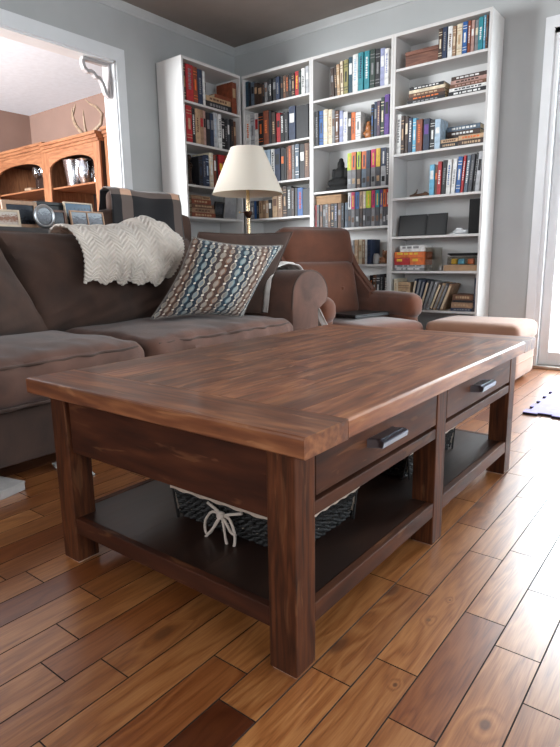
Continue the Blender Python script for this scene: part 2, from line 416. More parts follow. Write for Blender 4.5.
for i, (a, b) in enumerate(((DX0+.032, xm-.002), (xm+.002, DX1-.032))):
    d = bpy.data.objects.new('door_%d' % (i+1), None); COL.objects.link(d); d.location = (a, YB+.06, 0.024); struct(d); OFF[d.name] = (a, YB+.06, .024)
    st = .062
    f = MB().box(a, a+st, YB+.04, YB+.085, .024, DZ1-.032, .003).box(b-st, b, YB+.04, YB+.085, .024, DZ1-.032, .003)
    f.box(a+st, b-st, YB+.04, YB+.085, .024, .115, .003).box(a+st, b-st, YB+.04, YB+.085, DZ1-.11, DZ1-.032, .003)
    f.build('door_frame', m_trim, d)
    MB().box(a+st, b-st, YB+.058, YB+.064, .115, DZ1-.11).build('pane', m_pane, d)
    hx = b-st/2 if i == 0 else a+st/2
    MB().tube([(hx, YB+.045, 1.0), (hx, YB+.0, 1.0), (hx-.1 if i == 0 else hx+.1, YB+.0, 1.0)], .009, 8).build('door_handle', m_sill, d)
# window in the right-hand wall (outside the frame, lights the room)
w = bpy.data.objects.new('window_1', None); COL.objects.link(w); struct(w); w.location = (XR, WY0, WZ0); OFF[w.name] = (XR, WY0, WZ0)
f = MB()
for y in (WY0, (WY0+WY1)/2-.03, WY1-.06): f.box(XR+.02, XR+.1, y, y+.06, WZ0, WZ1, .003)
f.box(XR+.02, XR+.1, WY0, WY1, WZ0, WZ0+.06, .003).box(XR+.02, XR+.1, WY0, WY1, WZ1-.06, WZ1, .003)
f.build('window_frame', m_trim, w)
MB().box(XR+.055, XR+.06, WY0+.06, WY1-.06, WZ0+.06, WZ1-.06).build('pane', m_pane, w)

# corner bracket in the opening: two arms and an ogee brace
t = thing('corner_bracket', 'white scrolled wooden corner bracket in the top corner of the wall opening', 'bracket', (XL-.06, OY1-.012, OZ-.3))
y1, z1 = OY1-.013, OZ-.013
m_brk = M_plain('bracket_paint', (170, 165, 165), .5, .03, 8)
MB().box(XL-.08, XL-.035, y1-.022, y1, z1-.235, z1, .004).build('upright_arm', m_brk, t)
MB().box(XL-.08, XL-.035, y1-.235, y1-.022, z1-.022, z1, .004).build('top_arm', m_brk, t)
ctl = [(-.228, -.022), (-.230, -.045), (-.218, -.075), (-.195, -.090), (-.168, -.084), (-.142, -.094), (-.126, -.112), (-.098, -.118), (-.072, -.145), (-.056, -.19), (-.048, -.212), (-.03, -.228), (-.012, -.232)]
brace = MB()
top = []; bot = []
for i, (dy, dz) in enumerate(ctl):
    a = Vector(ctl[max(0, i-1)]); b = Vector(ctl[min(len(ctl)-1, i+1)]); tg = (b-a).normalized(); nn = Vector((-tg.y, tg.x))*.012
    top.append((y1+dy+nn.x, z1+dz+nn.y)); bot.append((y1+dy-nn.x, z1+dz-nn.y))
for i in range(len(ctl)-1):
    brace.prism([top[i], top[i+1], bot[i+1], bot[i]], 0, XL-.075, XL-.04)
brace.build('scroll_brace', m_brk, t)

# ------------------------------------------------------------------ lights and world
wd = bpy.data.worlds.new('World'); SC.world = wd; wd.use_nodes = True
bg = wd.node_tree.nodes['Background']; bg.inputs[0].default_value = (.92, .96, 1.0, 1); bg.inputs[1].default_value = 4.0
def area(name, loc, target, sx, sy, power, col=(1, 1, 1)):
    l = bpy.data.lights.new(name, 'AREA'); l.shape = 'RECTANGLE'; l.size = sx; l.size_y = sy; l.energy = power; l.color = col
    o = bpy.data.objects.new(name, l); COL.objects.link(o); o.location = loc
    d = Vector(target)-Vector(loc); o.rotation_euler = d.to_track_quat('-Z', 'Y').to_euler(); return o
area('patio_daylight', ((DX0+DX1)/2, YB+.35, 1.25), ((DX0+DX1)/2-.15, 0, .55), 1.7, 2.0, 230, (1.0, 1.0, .99))
area('window_daylight', (XR+.3, (WY0+WY1)/2, (WZ0+WZ1)/2+.1), (-2, 1.4, .7), 3.3, 1.3, 52, (1.0, 1.0, .99))
area('added_near_fill', (-.9, YN-.3, 1.5), (-1.2, 2, .5), 2.5, 1.4, 0.6, (.98, .99, 1.0))  # added fill lamp behind the camera; no window is known there
area('dining_daylight', (-5.7, -.95, 1.5), (-5.4, 4, 2.5), 2.3, 1.6, 500, (.93, .975, 1.0))

# ------------------------------------------------------------------ coffee table
WD, WMID, WLT = (60, 31, 18), (94, 51, 30), (136, 84, 52)
TD, TM, TL = (74, 37, 20), (124, 71, 42), (166, 108, 68)  # top boards paler than the other parts; light from above put into the colour
m_tabY = M_wood('stained_pine_long', TD, TM, TL, 1, .40, 8, 2.4, .45, .08, .25, .55)
m_tabX = M_wood('stained_pine_cross', TD, TM, TL, 0, .40, 8, 2.4, .2, .08, .25, .5)
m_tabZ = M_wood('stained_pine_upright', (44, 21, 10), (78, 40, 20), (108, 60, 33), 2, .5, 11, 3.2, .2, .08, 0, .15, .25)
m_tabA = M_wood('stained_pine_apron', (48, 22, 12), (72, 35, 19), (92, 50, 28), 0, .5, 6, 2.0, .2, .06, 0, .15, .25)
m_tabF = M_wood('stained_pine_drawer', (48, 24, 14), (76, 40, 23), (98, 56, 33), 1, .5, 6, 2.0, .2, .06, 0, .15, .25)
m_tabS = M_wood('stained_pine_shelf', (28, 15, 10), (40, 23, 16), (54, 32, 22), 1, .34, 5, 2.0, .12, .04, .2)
lx0, lx1, ly0, ly1, lw = -1.318, -.5485, .74, 2.07, .064
tx0, tx1, ty0, ty1, tz1, tz0 = -1.335, -.493, .692, 2.091, .497, .459
T = thing('coffee_table', 'large dark-stained pine coffee table with drawers and a lower shelf in the foreground', 'coffee table', ((lx0+lx1)/2, (ly0+ly1)/2, 0))
bw = .135
for a, b in ((ty0, ty0+bw), (ty1-bw, ty1)):
    o_, i_ = (a, b-.0006) if a == ty0 else (b, a+.0006); q = 1 if a == ty0 else -1
    MB().prism([(i_, tz0), (o_+q*.003, tz0), (o_, tz0+.003), (o_, tz1-.005), (o_+q*.0015, tz1-.0015), (o_+q*.005, tz1), (i_, tz1)], 0, tx0, tx1).build('breadboard_end', m_tabX, T)
# long boards between the breadboard ends, each of short strips
nb = 8; bx = (tx1-tx0)/nb
for i in range(nb):
    mb = MB(); x0 = tx0+i*bx; x1 = x0+bx
    ya, yb = ty0+bw, ty1-bw
    if i in (0, nb-1): cuts = [ya, yb]
    else:
        cuts = [ya]; yy = ya+rnd.uniform(.15, .5)
        while yy < yb-.15: cuts.append(yy); yy += rnd.uniform(.28, .6)
        cuts.append(yb)
    for a, b in zip(cuts, cuts[1:]):
        if i in (0, nb-1):
            o_, i_ = (x0, x1-.0004) if i == 0 else (x1, x0+.0004); q = 1 if i == 0 else -1
            mb.prism([(i_, tz0), (o_+q*.003, tz0), (o_, tz0+.003), (o_, tz1-.005), (o_+q*.0015, tz1-.0015), (o_+q*.005, tz1), (i_, tz1)], 1, a+.0003, b-.0003, tone=rnd.random())
        else: mb.box(x0+.0004, x1-.0004, a+.0003, b-.0003, tz0, tz1, tone=rnd.random())
    mb.build('top_board', m_tabY, T)
LEGS = [(lx0, ly0), (lx1-lw, ly0), (lx0, ly1-lw), (lx1-lw, ly1-lw)]
for x, y in LEGS: MB().box(x, x+lw, y, y+lw, .004, tz0, .003).build('leg', m_tabZ, T)
my = 1.366
for x in (lx1-lw, lx0): MB().box(x, x+lw, my, my+lw, .004, tz0, .003).build('leg', m_tabZ, T)
m_pad = M_plain('felt_pad', (196, 160, 140), .95, .1, 60)
for i, (x, y) in enumerate(LEGS+[(lx1-lw, my), (lx0, my)]):
    MB().box(x+.004, x+lw-.004, y+.004, y+lw-.004, 0, .006 if i else .012, .001).build('felt_pad', m_pad, T)
ap0 = .303
MB().box(lx0+lw, lx1-lw, ly0+.012, ly0+.034, ap0, tz0, .002).build('end_apron', m_tabA, T)
MB().box(lx0+lw, lx1-lw, ly1-.034, ly1-.012, ap0, tz0, .002).build('end_apron', m_tabA, T)
MB().box(lx0+.012, lx0+.034, ly0+lw, ly1-lw, ap0, tz0, .002).build('back_apron', m_tabF, T)
m_hand = M_metal('blackened_iron', (112, 117, 130), .34)
m_gap = M_plain('shadow_gap_board', (30, 18, 12), .8, .1, 10)
for (a, b), hy in (((ly0+lw, my), 1.055), ((my+lw, ly1-lw), 1.668)):
    MB().box(lx1-.020, lx1-.002, a, b, ap0+.004, .334, .002).build('drawer_rail', m_tabF, T)
    MB().box(lx1-.09, lx1-.08, a, b, .325, .350).build('gap_shade_strip', m_gap, T)  # near-black strip stands in for the shade in the gap under the drawer
    MB().box(lx1-.022, lx1-.002, a, b, .4435, tz0, .001).build('top_rail', m_tabF, T)
    dr = MB().box(lx1-.020, lx1-.001, a+.003, b-.003, .3455, .4425, .002).build('drawer', m_tabF, T)
    MB().box(lx1-.36, lx1-.02, a+.02, b-.02, .356, .43).build('drawer_box', m_gap, dr)
    # edge pull: a bevelled bar that leans out over two short posts
    h = MB(); L = .058; zc = .398
    h.prism([(lx1+.026, zc+.009), (lx1+.038, zc+.005), (lx1+.035, zc-.009), (lx1+.024, zc-.007)], 1, hy-L, hy+L, .0015)
    h.prism([(lx1-.001, zc+.006), (lx1+.028, zc+.010), (lx1+.028, zc+.004), (lx1-.001, zc-.002)], 1, hy-L*.86, hy+L*.86)
    for s_ in (-1, 1): h.prism([(lx1-.001, hy+s_*L*.8-.012), (lx1+.026, hy+s_*L*.72-.004), (lx1+.026, hy+s_*L*.72+.004), (lx1-.001, hy+s_*L*.8+.012)], 2, zc-.012, zc+.006)
    h.build('handle', m_hand, dr, label='black iron drawer handle')
sz = .126
for i in range(3):
    xa = lx0+.022+i*(lx1-lx0-.044)/3; xb = lx0+.022+(i+1)*(lx1-lx0-.044)/3
    MB().box(xa+.0002, xb-.0002, ly0+.022, ly1-.022, sz-.03, sz).build('shelf_board', m_tabS, T)
MB().box(lx0+lw, lx1-lw, ly0+.004, ly0+.0215, .085, sz+.001, .002).build('shelf_rail', m_tabA, T)
MB().box(lx0+lw, lx1-lw, ly1-.0215, ly1-.004, .085, sz+.001, .002).build('shelf_rail', m_tabA, T)
for a, b in ((ly0+lw, my), (my+lw, ly1-lw)):
    MB().box(lx1-.0215, lx1-.001, a, b, .087, sz+.001, .002).build('shelf_rail', m_tabF, T)
    MB().box(lx0+.001, lx0+.0215, a, b, .087, sz+.001, .002).build('shelf_rail', m_tabF, T)

# wicker baskets on the lower shelf
m_wick = M_plain('black_wicker', (18, 15, 14), .6, .35, 60)
m_liner = M_fabric('basket_liner_cotton', (190, 172, 156), .06, 20)
m_cord = M_fabric('cotton_cord', (196, 180, 168), .06, 60)
def basket(x0, x1, y0, y1, label, bow):
    z0, z1 = sz+.001, .208
    B = thing('wicker_basket', label, 'basket', ((x0+x1)/2, (y0+y1)/2, z0), 0, 'wicker baskets on the table shelf')
    fl = .016
    mb = MB(); nr = 12
    for r_ in range(nr):
        k = (r_+.5)/nr; z = z0+(z1-z0)*k; e = fl*(k-1)
        P = []
        xa, xb, ya, yb = x0-e, x1+e, y0-e, y1+e
        cs = [(xa, ya, xb, ya), (xb, ya, xb, yb), (xb, yb, xa, yb), (xa, yb, xa, ya)]
        q = 0
        for (ax, ay, bx_, by) in cs:
            n = max(4, int(math.hypot(bx_-ax, by-ay)/.011))
            nx, ny = (by-ay), -(bx_-ax); ln = math.hypot(nx, ny); nx /= ln; ny /= ln
            for i in range(n):
                u = i/n; o_ = .0028*(1 if (q+r_) % 2 else -1); q += 1
                P.append((ax+(bx_-ax)*u+nx*o_, ay+(by-ay)*u+ny*o_, z+.0015*sin(q*1.7+r_)))
        mb.tube(P, (z1-z0)/nr*.52, 6, closed=True)
    mb.build('woven_side', m_wick, B)
    mb = MB()
    for xx, yy, ex, ey in [(x0+(x1-x0)*i/16, y0, 0, 1) for i in range(17)]+[(x1, y0+(y1-y0)*i/8, -1, 0) for i in range(9)]+[(x0, y0+(y1-y0)*i/8, 1, 0) for i in range(9)]+[(x0+(x1-x0)*i/16, y1, 0, -1) for i in range(17)]:
        mb.tube([(xx+ex*(fl), yy+ey*(fl), z0), (xx, yy, z1)], .0032, 5)
    mb.build('stake', m_wick, B)
    MB().box(x0+fl+.004, x1-fl-.004, y0+fl+.004, y1-fl-.004, z0, z0+.006).build('base', m_wick, B)
    mb = MB()
    for k in range(2):
        P = [(x0-.001, y0-.001, z1+.003*k), (x1+.001, y0-.001, z1+.003*k), (x1+.001, y1+.001, z1+.003*k), (x0-.001, y1+.001, z1+.003*k)]
        mb.tube([Vector(P[i]).lerp(Vector(P[(i+1) % 4]), u/12) for i in range(4) for u in range(12)], .006, 8, closed=True)
    mb.build('rim', m_wick, B)
    li = MB(); d = .004
    # cotton liner folded over the rim
    def band(ax, ay, bx_, by, nx, ny):
        li.grid(lambda u, v: Vector((ax+(bx_-ax)*u+nx*([-.012, -.008, .002, .008, .0085][int(round(v*4))]), ay+(by-ay)*u+ny*([-.012, -.008, .002, .008, .0085][int(round(v*4))]), z1+[-.06, .006, .0115, .006, -.001][int(round(v*4))]+(.002*sin(u*40) if v > .9 else 0))), 40, 4)
    band(x0, y0, x1, y0, 0, -1); band(x1, y0, x1, y1, 1, 0); band(x1, y1, x0, y1, 0, 1); band(x0, y1, x0, y0, -1, 0)
    lo = li.build('liner', m_liner, B, fix=True)
    if bow:
        bxm, bym, bz = bow, y0-.014, z1-.018
        c = MB()
        def loop(pts, r=.0034):
            # smooth through control points (Catmull-Rom)
            out = []
            P = [Vector(p) for p in pts]
            for i in range(len(P)-1):
                p0, p1, p2, p3 = P[max(0, i-1)], P[i], P[i+1], P[min(len(P)-1, i+2)]
                for k in range(6):
                    u = k/6; out.append(.5*((2*p1)+(-p0+p2)*u+(2*p0-5*p1+4*p2-p3)*u*u+(-p0+3*p1-3*p2+p3)*u**3))
            out.append(P[-1]); c.tube(out, r, 7)
        X = lambda dx, dz, dy=0: (bxm+dx, bym-dy, bz+dz)
        loop([X(0, 0, .006), X(-.03, .0, .008), X(-.052, -.028, .010), X(-.05, -.056, .012), X(-.034, -.052, .012), X(-.016, -.022, .010), X(0, 0, .006)])
        loop([X(0, 0, .006), X(.026, -.004, .008), X(.042, -.036, .010), X(.040, -.066, .012), X(.022, -.068, .014), X(.01, -.034, .010), X(0, 0, .006)])
        loop([X(0, 0, .007), X(-.018, -.03, .012), X(-.044, -.062, .016), X(-.066, -.082, .018), X(-.084, -.0835, .02)])
        loop([X(0, 0, .007), X(.02, -.016, .012), X(.034, -.03, .014), X(.05, -.034, .015)])
        loop([X(-.05, .016, .002), X(-.02, .008, .005), X(0, 0, .006), X(.03, .008, .004), X(.06, .018, .002)], .0035)

        c.rbox(X(0, 0, .010), (.010, .008, .009), .006, n=4)

        c.build('tied_cord', m_cord, lo, label='white cotton cord tied in a bow')
    return B
basket(-1.06, -.675, .905, 1.175, 'black wicker basket with white cord bow, under the near end of the table', -.868)
basket(-1.06, -.675, 1.47, 1.84, 'black wicker basket on the table shelf, farther back and without a bow', None)

# ------------------------------------------------------------------ sofa
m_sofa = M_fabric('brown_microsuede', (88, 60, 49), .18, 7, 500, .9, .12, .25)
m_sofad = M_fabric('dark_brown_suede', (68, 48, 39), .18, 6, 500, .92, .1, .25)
m_foot = M_plain('dark_foot', (28, 18, 14), .5)
S = thing('sofa', 'long brown suede sofa with rolled arm standing along the left side', 'sofa', (-2.37, 1.5, 0))
SF = -1.9
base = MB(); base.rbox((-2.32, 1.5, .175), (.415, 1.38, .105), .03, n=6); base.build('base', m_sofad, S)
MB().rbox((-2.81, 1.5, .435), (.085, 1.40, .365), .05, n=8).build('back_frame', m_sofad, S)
def seat(y0, y1):
    def wp(q):
        q = q.copy()
        # gathers along the front welt
        if q.x > .2:
            q.x += .007*sin(q.y*38)+.005*sin(q.y*61+1)
            q.z += (.003*sin(q.y*47)+.004*sin(q.y*83+q.x*20))*max(0, q.z)/.09
        q.z += .004*sin(q.y*13+q.x*17)
        return q
    c = MB(); c.rbox((-2.24, (y0+y1)/2, .368), (.375, (y1-y0)/2-.004, .088), .055, (.02, 0, .03), 26, warp=wp)
    o = c.build('seat_cushion', m_sofa, S)
    pp = MB()
    for zz, xo in ((.432, -.017), (.292, -.012)):
        pts = [(-2.24+.375+xo+.018*(1-((y-(y0+y1)/2)/((y1-y0)/2))**2)+.006*sin((y-(y0+y1)/2)*38)+.004*sin((y-(y0+y1)/2)*61+1), y, zz+.0015*sin((y-(y0+y1)/2)*47)) for y in [y0+.05+(y1-y0-.1)*k/50 for k in range(51)]]
        pp.tube(pts, .0055, 6)
    pp.build('piping', m_sofad, o)
seat(.5, 1.515); seat(1.52, 2.56)
def back_cush(BL, BR, TR, TL, th, seed):
    c = MB(); rim, N = pillow_shape(c, BL, BR, TR, TL, th, 40, .03, .36, True, .012, seed)
    o = c.build('back_cushion', m_sofad, S, fix=True)
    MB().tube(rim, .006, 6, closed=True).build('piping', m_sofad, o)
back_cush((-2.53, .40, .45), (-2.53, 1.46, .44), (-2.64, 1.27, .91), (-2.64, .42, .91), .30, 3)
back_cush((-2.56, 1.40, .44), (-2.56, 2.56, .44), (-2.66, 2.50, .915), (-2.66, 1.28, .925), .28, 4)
# rolled arms
def arm(yin, yout, sgn):
    # profile in (y,z): inner face up to a roll that overhangs the outside
    yc = yin+sgn*.185; rz, ry, zc = .135, .175, .583
    prof = [(yin, .09), (yin, .50)]
    for k in range(0, 19):
        a = pi-(pi*1.12)*k/18
        prof.append((yc+sgn*cos(a)*ry*1.02, zc+sin(a)*rz))
    prof += [(yin+sgn*.262, .49), (yin+sgn*.255, .09)]
    mb = MB(); n = 18; xs = [-2.86, -2.845]+[-2.84+(SF-.012+2.84)*k/n for k in range(1, n+1)]+[SF-.004, SF]
    sc = [.93, .98]+[1]*n+[.985, .955]
    cy = yin+sgn*.16; cz = .4
    rings = [[mb.bm.verts.new((x, cy+(p[0]-cy)*s_, cz+(p[1]-cz)*s_)) for p in prof] for x, s_ in zip(xs, sc)]
    m_ = len(prof)
    for A, B in zip(rings, rings[1:]):
        for i in range(m_): mb.bm.faces.new((A[i], A[(i+1) % m_], B[(i+1) % m_], B[i]))
    mb.soft = True; mb.bm.faces.new(rings[0]); mb.bm.faces.new(rings[-1][::-1])
    bmesh.ops.recalc_face_normals(mb.bm, faces=mb.bm.faces[:])
    o = mb.build('arm', m_sofa, S, sharp=50)
    MB().tube([(SF-.006, cy+(p[0]-cy)*.985, cz+(p[1]-cz)*.985) for p in prof[1:-1]], .006, 6).build('piping', m_sofad, o)
arm(2.565, 2.92, 1); arm(.495, .14, -1)
for x in (-2.75, -1.97):
    for y in (.25, 2.75): MB().lathe([(.03, 0), (.04, .07)], (x, y, 0), 16).build('foot', m_foot, S)

# throw cushions
def M_chain():
    m = bpy.data.materials.new('chain_link_weave'); t = NT(m)
    uv = t.n('ShaderNodeUVMap'); uv.uv_map = 'UVMap'; sp = t.n('ShaderNodeSeparateXYZ'); t.l(uv.outputs[0], sp.inputs[0])
    NC, NR = 15.0, 8.0
    U = t.math('MULTIPLY', sp.outputs[0], NC); V = t.math('MULTIPLY', sp.outputs[1], NR)
    ci = t.math('FLOOR', U); odd = t.math('MODULO', ci, 2.0)
    V2 = t.math('ADD', V, t.math('MULTIPLY', odd, .5))
    fu = t.math('SUBTRACT', t.math('FRACT', U), .5); fv = t.math('SUBTRACT', t.math('FRACT', V2), .5)
    # lozenge link: |fu| against a width that narrows to the ends
    au = t.math('ABSOLUTE', fu); av = t.math('ABSOLUTE', fv)
    shape = t.math('MAXIMUM', t.math('MULTIPLY', au, 2.1), t.math('ADD', t.math('MULTIPLY', au, 1.5), t.math('MULTIPLY', av, 1.85)))
    ring = t.math('MULTIPLY', t.math('GREATER_THAN', shape, .50), t.math('LESS_THAN', shape, .80))
    inner = t.math('LESS_THAN', shape, .50)
    # small dots between the links
    av2 = t.math('SUBTRACT', .5, av)
    dot = t.math('LESS_THAN', t.math('ADD', t.math('POWER', t.math('MULTIPLY', fu, 1.1), 2.0), t.math('POWER', t.math('MULTIPLY', av2, 2.4), 2.0)), .045)
    wn = t.n('ShaderNodeTexWhiteNoise'); wn.noise_dimensions = '2D'
    cb = t.n('ShaderNodeCombineXYZ'); t.l(ci, cb.inputs[0]); t.l(t.math('MULTIPLY', t.math('FLOOR', V2), .0), cb.inputs[1]); t.l(cb.outputs[0], wn.inputs['Vector'])
    cphase = t.math('FRACT', t.math('ADD', t.math('MULTIPLY', sp.outputs[0], 2.75), t.math('MULTIPLY', sp.outputs[1], .35)))
    link = t.ramp(cphase, [(0, (176, 166, 148)), (.28, (146, 134, 120)), (.42, (126, 86, 64)), (.58, (168, 154, 136)), (.78, (92, 122, 130)), (1, (176, 166, 148))])
    ground = t.ramp(cphase, [(0, (28, 44, 60)), (.3, (88, 60, 46)), (.5, (66, 46, 40)), (.7, (32, 54, 70)), (.86, (20, 32, 46)), (1, (28, 44, 60))])
    core = t.ramp(cphase, [(0, (120, 128, 132)), (.35, (160, 146, 132)), (.6, (104, 92, 86)), (.8, (150, 158, 156)), (1, (120, 128, 132))])
    col = t.mix(ring, ground, link); col = t.mix(inner, col, core); col = t.mix(t.math('MULTIPLY', dot, t.math('SUBTRACT', 1.0, ring)), col, (226, 216, 200))
    nz = t.n('ShaderNodeTexNoise'); nz.inputs['Scale'].default_value = 220; tc = t.n('ShaderNodeTexCoord'); t.l(tc.outputs['Object'], nz.inputs['Vector'])
    t.out(col, .9, nz.outputs[0], .3, .003, Sheen_Weight=.2); return m
TP = thing('throw_pillow', 'blue, rust and cream chain-pattern throw pillow leaning on the sofa', 'pillow', (-2.2, 2.2, .47))
c = MB(); rim, N = pillow_shape(c, (-2.225, 1.82, .497), (-2.015, 2.265, .480), (-1.945, 2.54, .855), (-2.15, 2.06, .895), .23, 36, .10, .42, True, .004, 8)
m_chain = M_chain(); c.build('cover', m_chain, TP, fix=True)
MB().tube(rim, .0045, 6, closed=True).build('piping', M_fabric('taupe_piping', (112, 104, 98), .2, 60), TP)
TP = thing('throw_pillow', 'plain dark brown throw pillow behind the chain-pattern one', 'pillow', (-2.3, 2.4, .47))
c = MB(); rim, N = pillow_shape(c, (-2.36, 2.08, .49), (-2.11, 2.545, .475), (-2.015, 2.725, .935), (-2.27, 2.22, .93), .10, 30, .05, .42, True, .004, 9)
c.build('cover', m_sofad, TP, fix=True); MB().tube(rim, .005, 6, closed=True).build('piping', m_sofad, TP)

# white knitted blanket over the sofa back
m_knit = M_fabric('white_knit_wool', (200, 188, 177), .06, 14, 300, .95, .4, .35)
def knit(u, v):
    sl = max(0, (v-.45)/.55)
    yl = 1.77-.36*v if v < .4 else 1.626-.10*(v-.4)
    yr = 2.37-.27*sl
    y = yl+(yr-yl)*u
    path = [(-2.955, .77), (-2.93, .87), (-2.83, .945), (-2.70, .975), (-2.57, .955), (-2.475, .885), (-2.415, .80), (-2.395, .72), (-2.39, .665)]
    f = v*(len(path)-1); i = min(len(path)-2, int(f)); w = f-i
    a, b, c, d = path[max(0, i-1)], path[i], path[i+1], path[min(len(path)-1, i+2)]
    def cr(q): return .5*(2*b[q]+(c[q]-a[q])*w+(2*a[q]-5*b[q]+4*c[q]-d[q])*w*w+(3*b[q]-a[q]-3*c[q]+d[q])*w**3)
    X, Z = cr(0), cr(1)
    top = max(0, 1-abs(v-.4)/.35)
    Z += top*(.055*math.exp(-((u-.72)/.17)**2)-.02*(1-u)-.05*max(0, (u-.88)/.12))
    hem = .035*(1-u)-.01+.05*max(0, (u-.8)/.2)
    Z += hem*max(0, (v-.6)/.4)
    zig = abs(((u*7) % 1)-.5)*2
    ph = 2*pi*(v*27+zig*1.7)
    rd = .0038*sin(ph)+.003*sin(2*pi*u*7+.6)
    scal = .011*cos(2*pi*u*5)*max(0, (v-.7)/.3)
    nx, nz = (-.3, .95) if v < .3 else ((.2, .97) if v < .52 else (.95, .3))
    return Vector((X+nx*(rd+.012+.008*sin(u*13+v*4)), y, Z+nz*(rd*(1 if v < .52 else .3)+.01)-scal))
k = MB(); k.grid(knit, 200, 220)
B = recentre(k.build('knitted_blanket', m_knit, sharp=80))
tag(B, 'white chevron-knit blanket draped over the back of the sofa', 'blanket')
sm = B.modifiers.new('thick', 'SOLIDIFY'); sm.thickness = .008; sm.offset = 1
# white cloth drawn over the sofa arm at its back half
m_cloth = M_fabric('white_cotton_cloth', (206, 198, 192), .05, 18, 300)
def cloth(u, v):
    x = -2.33+u*.27+.012*sin(v*14)+.20*max(0, v-.62)/.38
    P = [(2.552, .48), (2.553, .60), (2.575, .67), (2.65, .728), (2.75, .747), (2.85, .736), (2.915, .68), (2.945, .58), (2.945, .47), (2.94, .36), (2.945, .27)]
    f = v*(len(P)-1); i = min(len(P)-2, int(f)); w = f-i
    y = P[i][0]*(1-w)+P[i+1][0]*w; z = P[i][1]*(1-w)+P[i+1][1]*w
    r_ = .006*sin(u*21+v*6)+.005*sin(u*37-v*11+1)
    ny, nz = (-1, 0) if v < .2 else ((0, 1) if v < .5 else (1, .2))
    return Vector((x, y+ny*(r_+.008), z+nz*(r_+.010)))
k = MB(); k.grid(cloth, 50, 90)
B = recentre(k.build('crumpled_cloth', m_cloth, sharp=80))
tag(B, 'crumpled white cloth hanging over the rolled sofa arm', 'cloth')
sm = B.modifiers.new('thick', 'SOLIDIFY'); sm.thickness = .004; sm.offset = 1

# papers on the floor beneath the sofa
m_grey = M_plain('grey_board', (176, 172, 170), .7, .05, 20); m_paper = M_plain('white_paper', (226, 226, 226), .8, .03, 20)
G = thing('flat_box', 'flat pale grey box lying on the floor under the front of the sofa', 'box', (-1.9, .86, 0))
MB().box(-2.07, -1.835, .79, .89, 0, .026, .002, rot=Matrix.Rotation(radians(14), 3, 'Z')).build('box_tray', m_grey, G)
MB().box(-2.072, -1.833, .788, .892, .026, .032, .002, rot=Matrix.Rotation(radians(14), 3, 'Z')).build('lid', m_grey, G)
p = recentre(MB().box(-2.0, -1.775, 1.08, 1.17, .0005, .007, .001, rot=Matrix.Rotation(radians(-14), 3, 'Z')).build('magazine', m_paper))
tag(p, 'white magazine sticking out from under the sofa beyond the table leg', 'magazine')

# ------------------------------------------------------------------ armchair, ottoman, lamp
m_rust = M_fabric('rust_suede', (104, 60, 40), .16, 5, 500, .9, .35, .12)
AC = thing('armchair', 'rust-brown suede armchair with buttoned back in front of the bookcases', 'armchair', (-2.32, 3.50, 0), radians(-20))
def loc(mb, name, mat, par, **k): return mb.build(name, mat, par, world=False, **k)
loc(MB().rbox((.32, 0, .17), (.38, .33, .10), .04, n=6), 'base', m_rust, AC)
loc(MB().rbox((.39, 0, .305), (.39, .265, .07), .05, (0, 0, .018), n=12), 'seat_cushion', m_rust, AC)
tl = Matrix.Rotation(radians(-14), 3, 'Y')
bk = loc(MB().rbox((.0, 0, .56), (.09, .28, .20), .06, (.03, 0, 0), n=12, rot=tl), 'backrest', m_rust, AC)
for y in (-.1, .1): loc(MB().rbox((.115, y, .57), (.008, .013, .013), .007, n=3), 'button', m_rust, bk)
hr = loc(MB().rbox((-.105, 0, .855), (.095, .315, .145), .06, (.035, 0, .01), n=12, rot=tl), 'headrest', m_rust, AC)
for s_ in (-1, 1):
    a = loc(MB().rbox((.29 if s_ > 0 else .24, .345 if s_ > 0 else -.325, .455), (.34 if s_ > 0 else .29, .075, .085), .07, (0, 0, .01), n=10), 'armrest', m_rust, AC)
    loc(MB().rbox((.28 if s_ > 0 else .23, .345 if s_ > 0 else -.325, .23), (.31 if s_ > 0 else .27, .06, .19), .04, n=6), 'arm_panel', m_rust, a)
    # wing that runs from the headrest down into the arm
    wg = MB(); wg.prism([(-.22, .90), (-.12, .92), (.02, .72), (.22, .55), (.22, .40), (-.10, .40)], 1, s_*.275, s_*.35, .018)
    loc(wg, 'wing', m_rust, AC)
for x in (-.04, .56):
    for y in (-.25, .25): loc(MB().lathe([(.02, 0), (.026, .08)], (x, y, 0), 12), 'foot', m_foot, AC)
m_lap = M_plain('black_plastic', (13, 13, 17), .5, .1, 30)
LP = thing('laptop', 'closed black laptop lying on the seat of the rust armchair', 'laptop', (-1.93, 3.365, .398), radians(-12))
loc(MB().box(-.12, .12, -.17, .17, .0, .014, .003), 'laptop_body', m_lap, LP)
loc(MB().box(-.12, .12, -.17, .17, .0145, .022, .003), 'screen_lid', m_lap, LP)
m_ott = M_fabric('tan_suede', (156, 114, 90), .08, 4, 500, .9, .3, .08)
OT = thing('ottoman', 'low square tan ottoman between the table and the glass door', 'ottoman', (-1.26, 3.70, 0))
MB().rbox((-1.2125, 3.70, .20), (.2855, .232, .18), .05, n=10).build('body', m_ott, OT)
MB().rbox((-1.2125, 3.70, .315), (.2955, .24, .06), .045, (0, 0, .012), n=12).build('cushion_top', m_ott, OT)
for zz in (.14, .235):
    mb = MB(); P = [(-1.498+.03, 3.467), (-.957, 3.467), (-.927, 3.495), (-.927, 3.905), (-.957, 3.932), (-1.468, 3.932), (-1.498, 3.902), (-1.498, 3.497)]
    mb.tube([(x, y, zz) for x, y in P], .0035, 6, closed=True); mb.build('seam', m_ott, OT)
for x in (-1.44, -1.0):
    for y in (3.54, 3.89): MB().lathe([(.02, 0), (.024, .03)], (x, y, 0), 12).build('foot', m_foot, OT)
m_brass = M_metal('brass', (222, 196, 156), .25); m_bronze = M_metal('bronze', (82, 58, 46), .4)
LX, LY = -2.69, 3.12
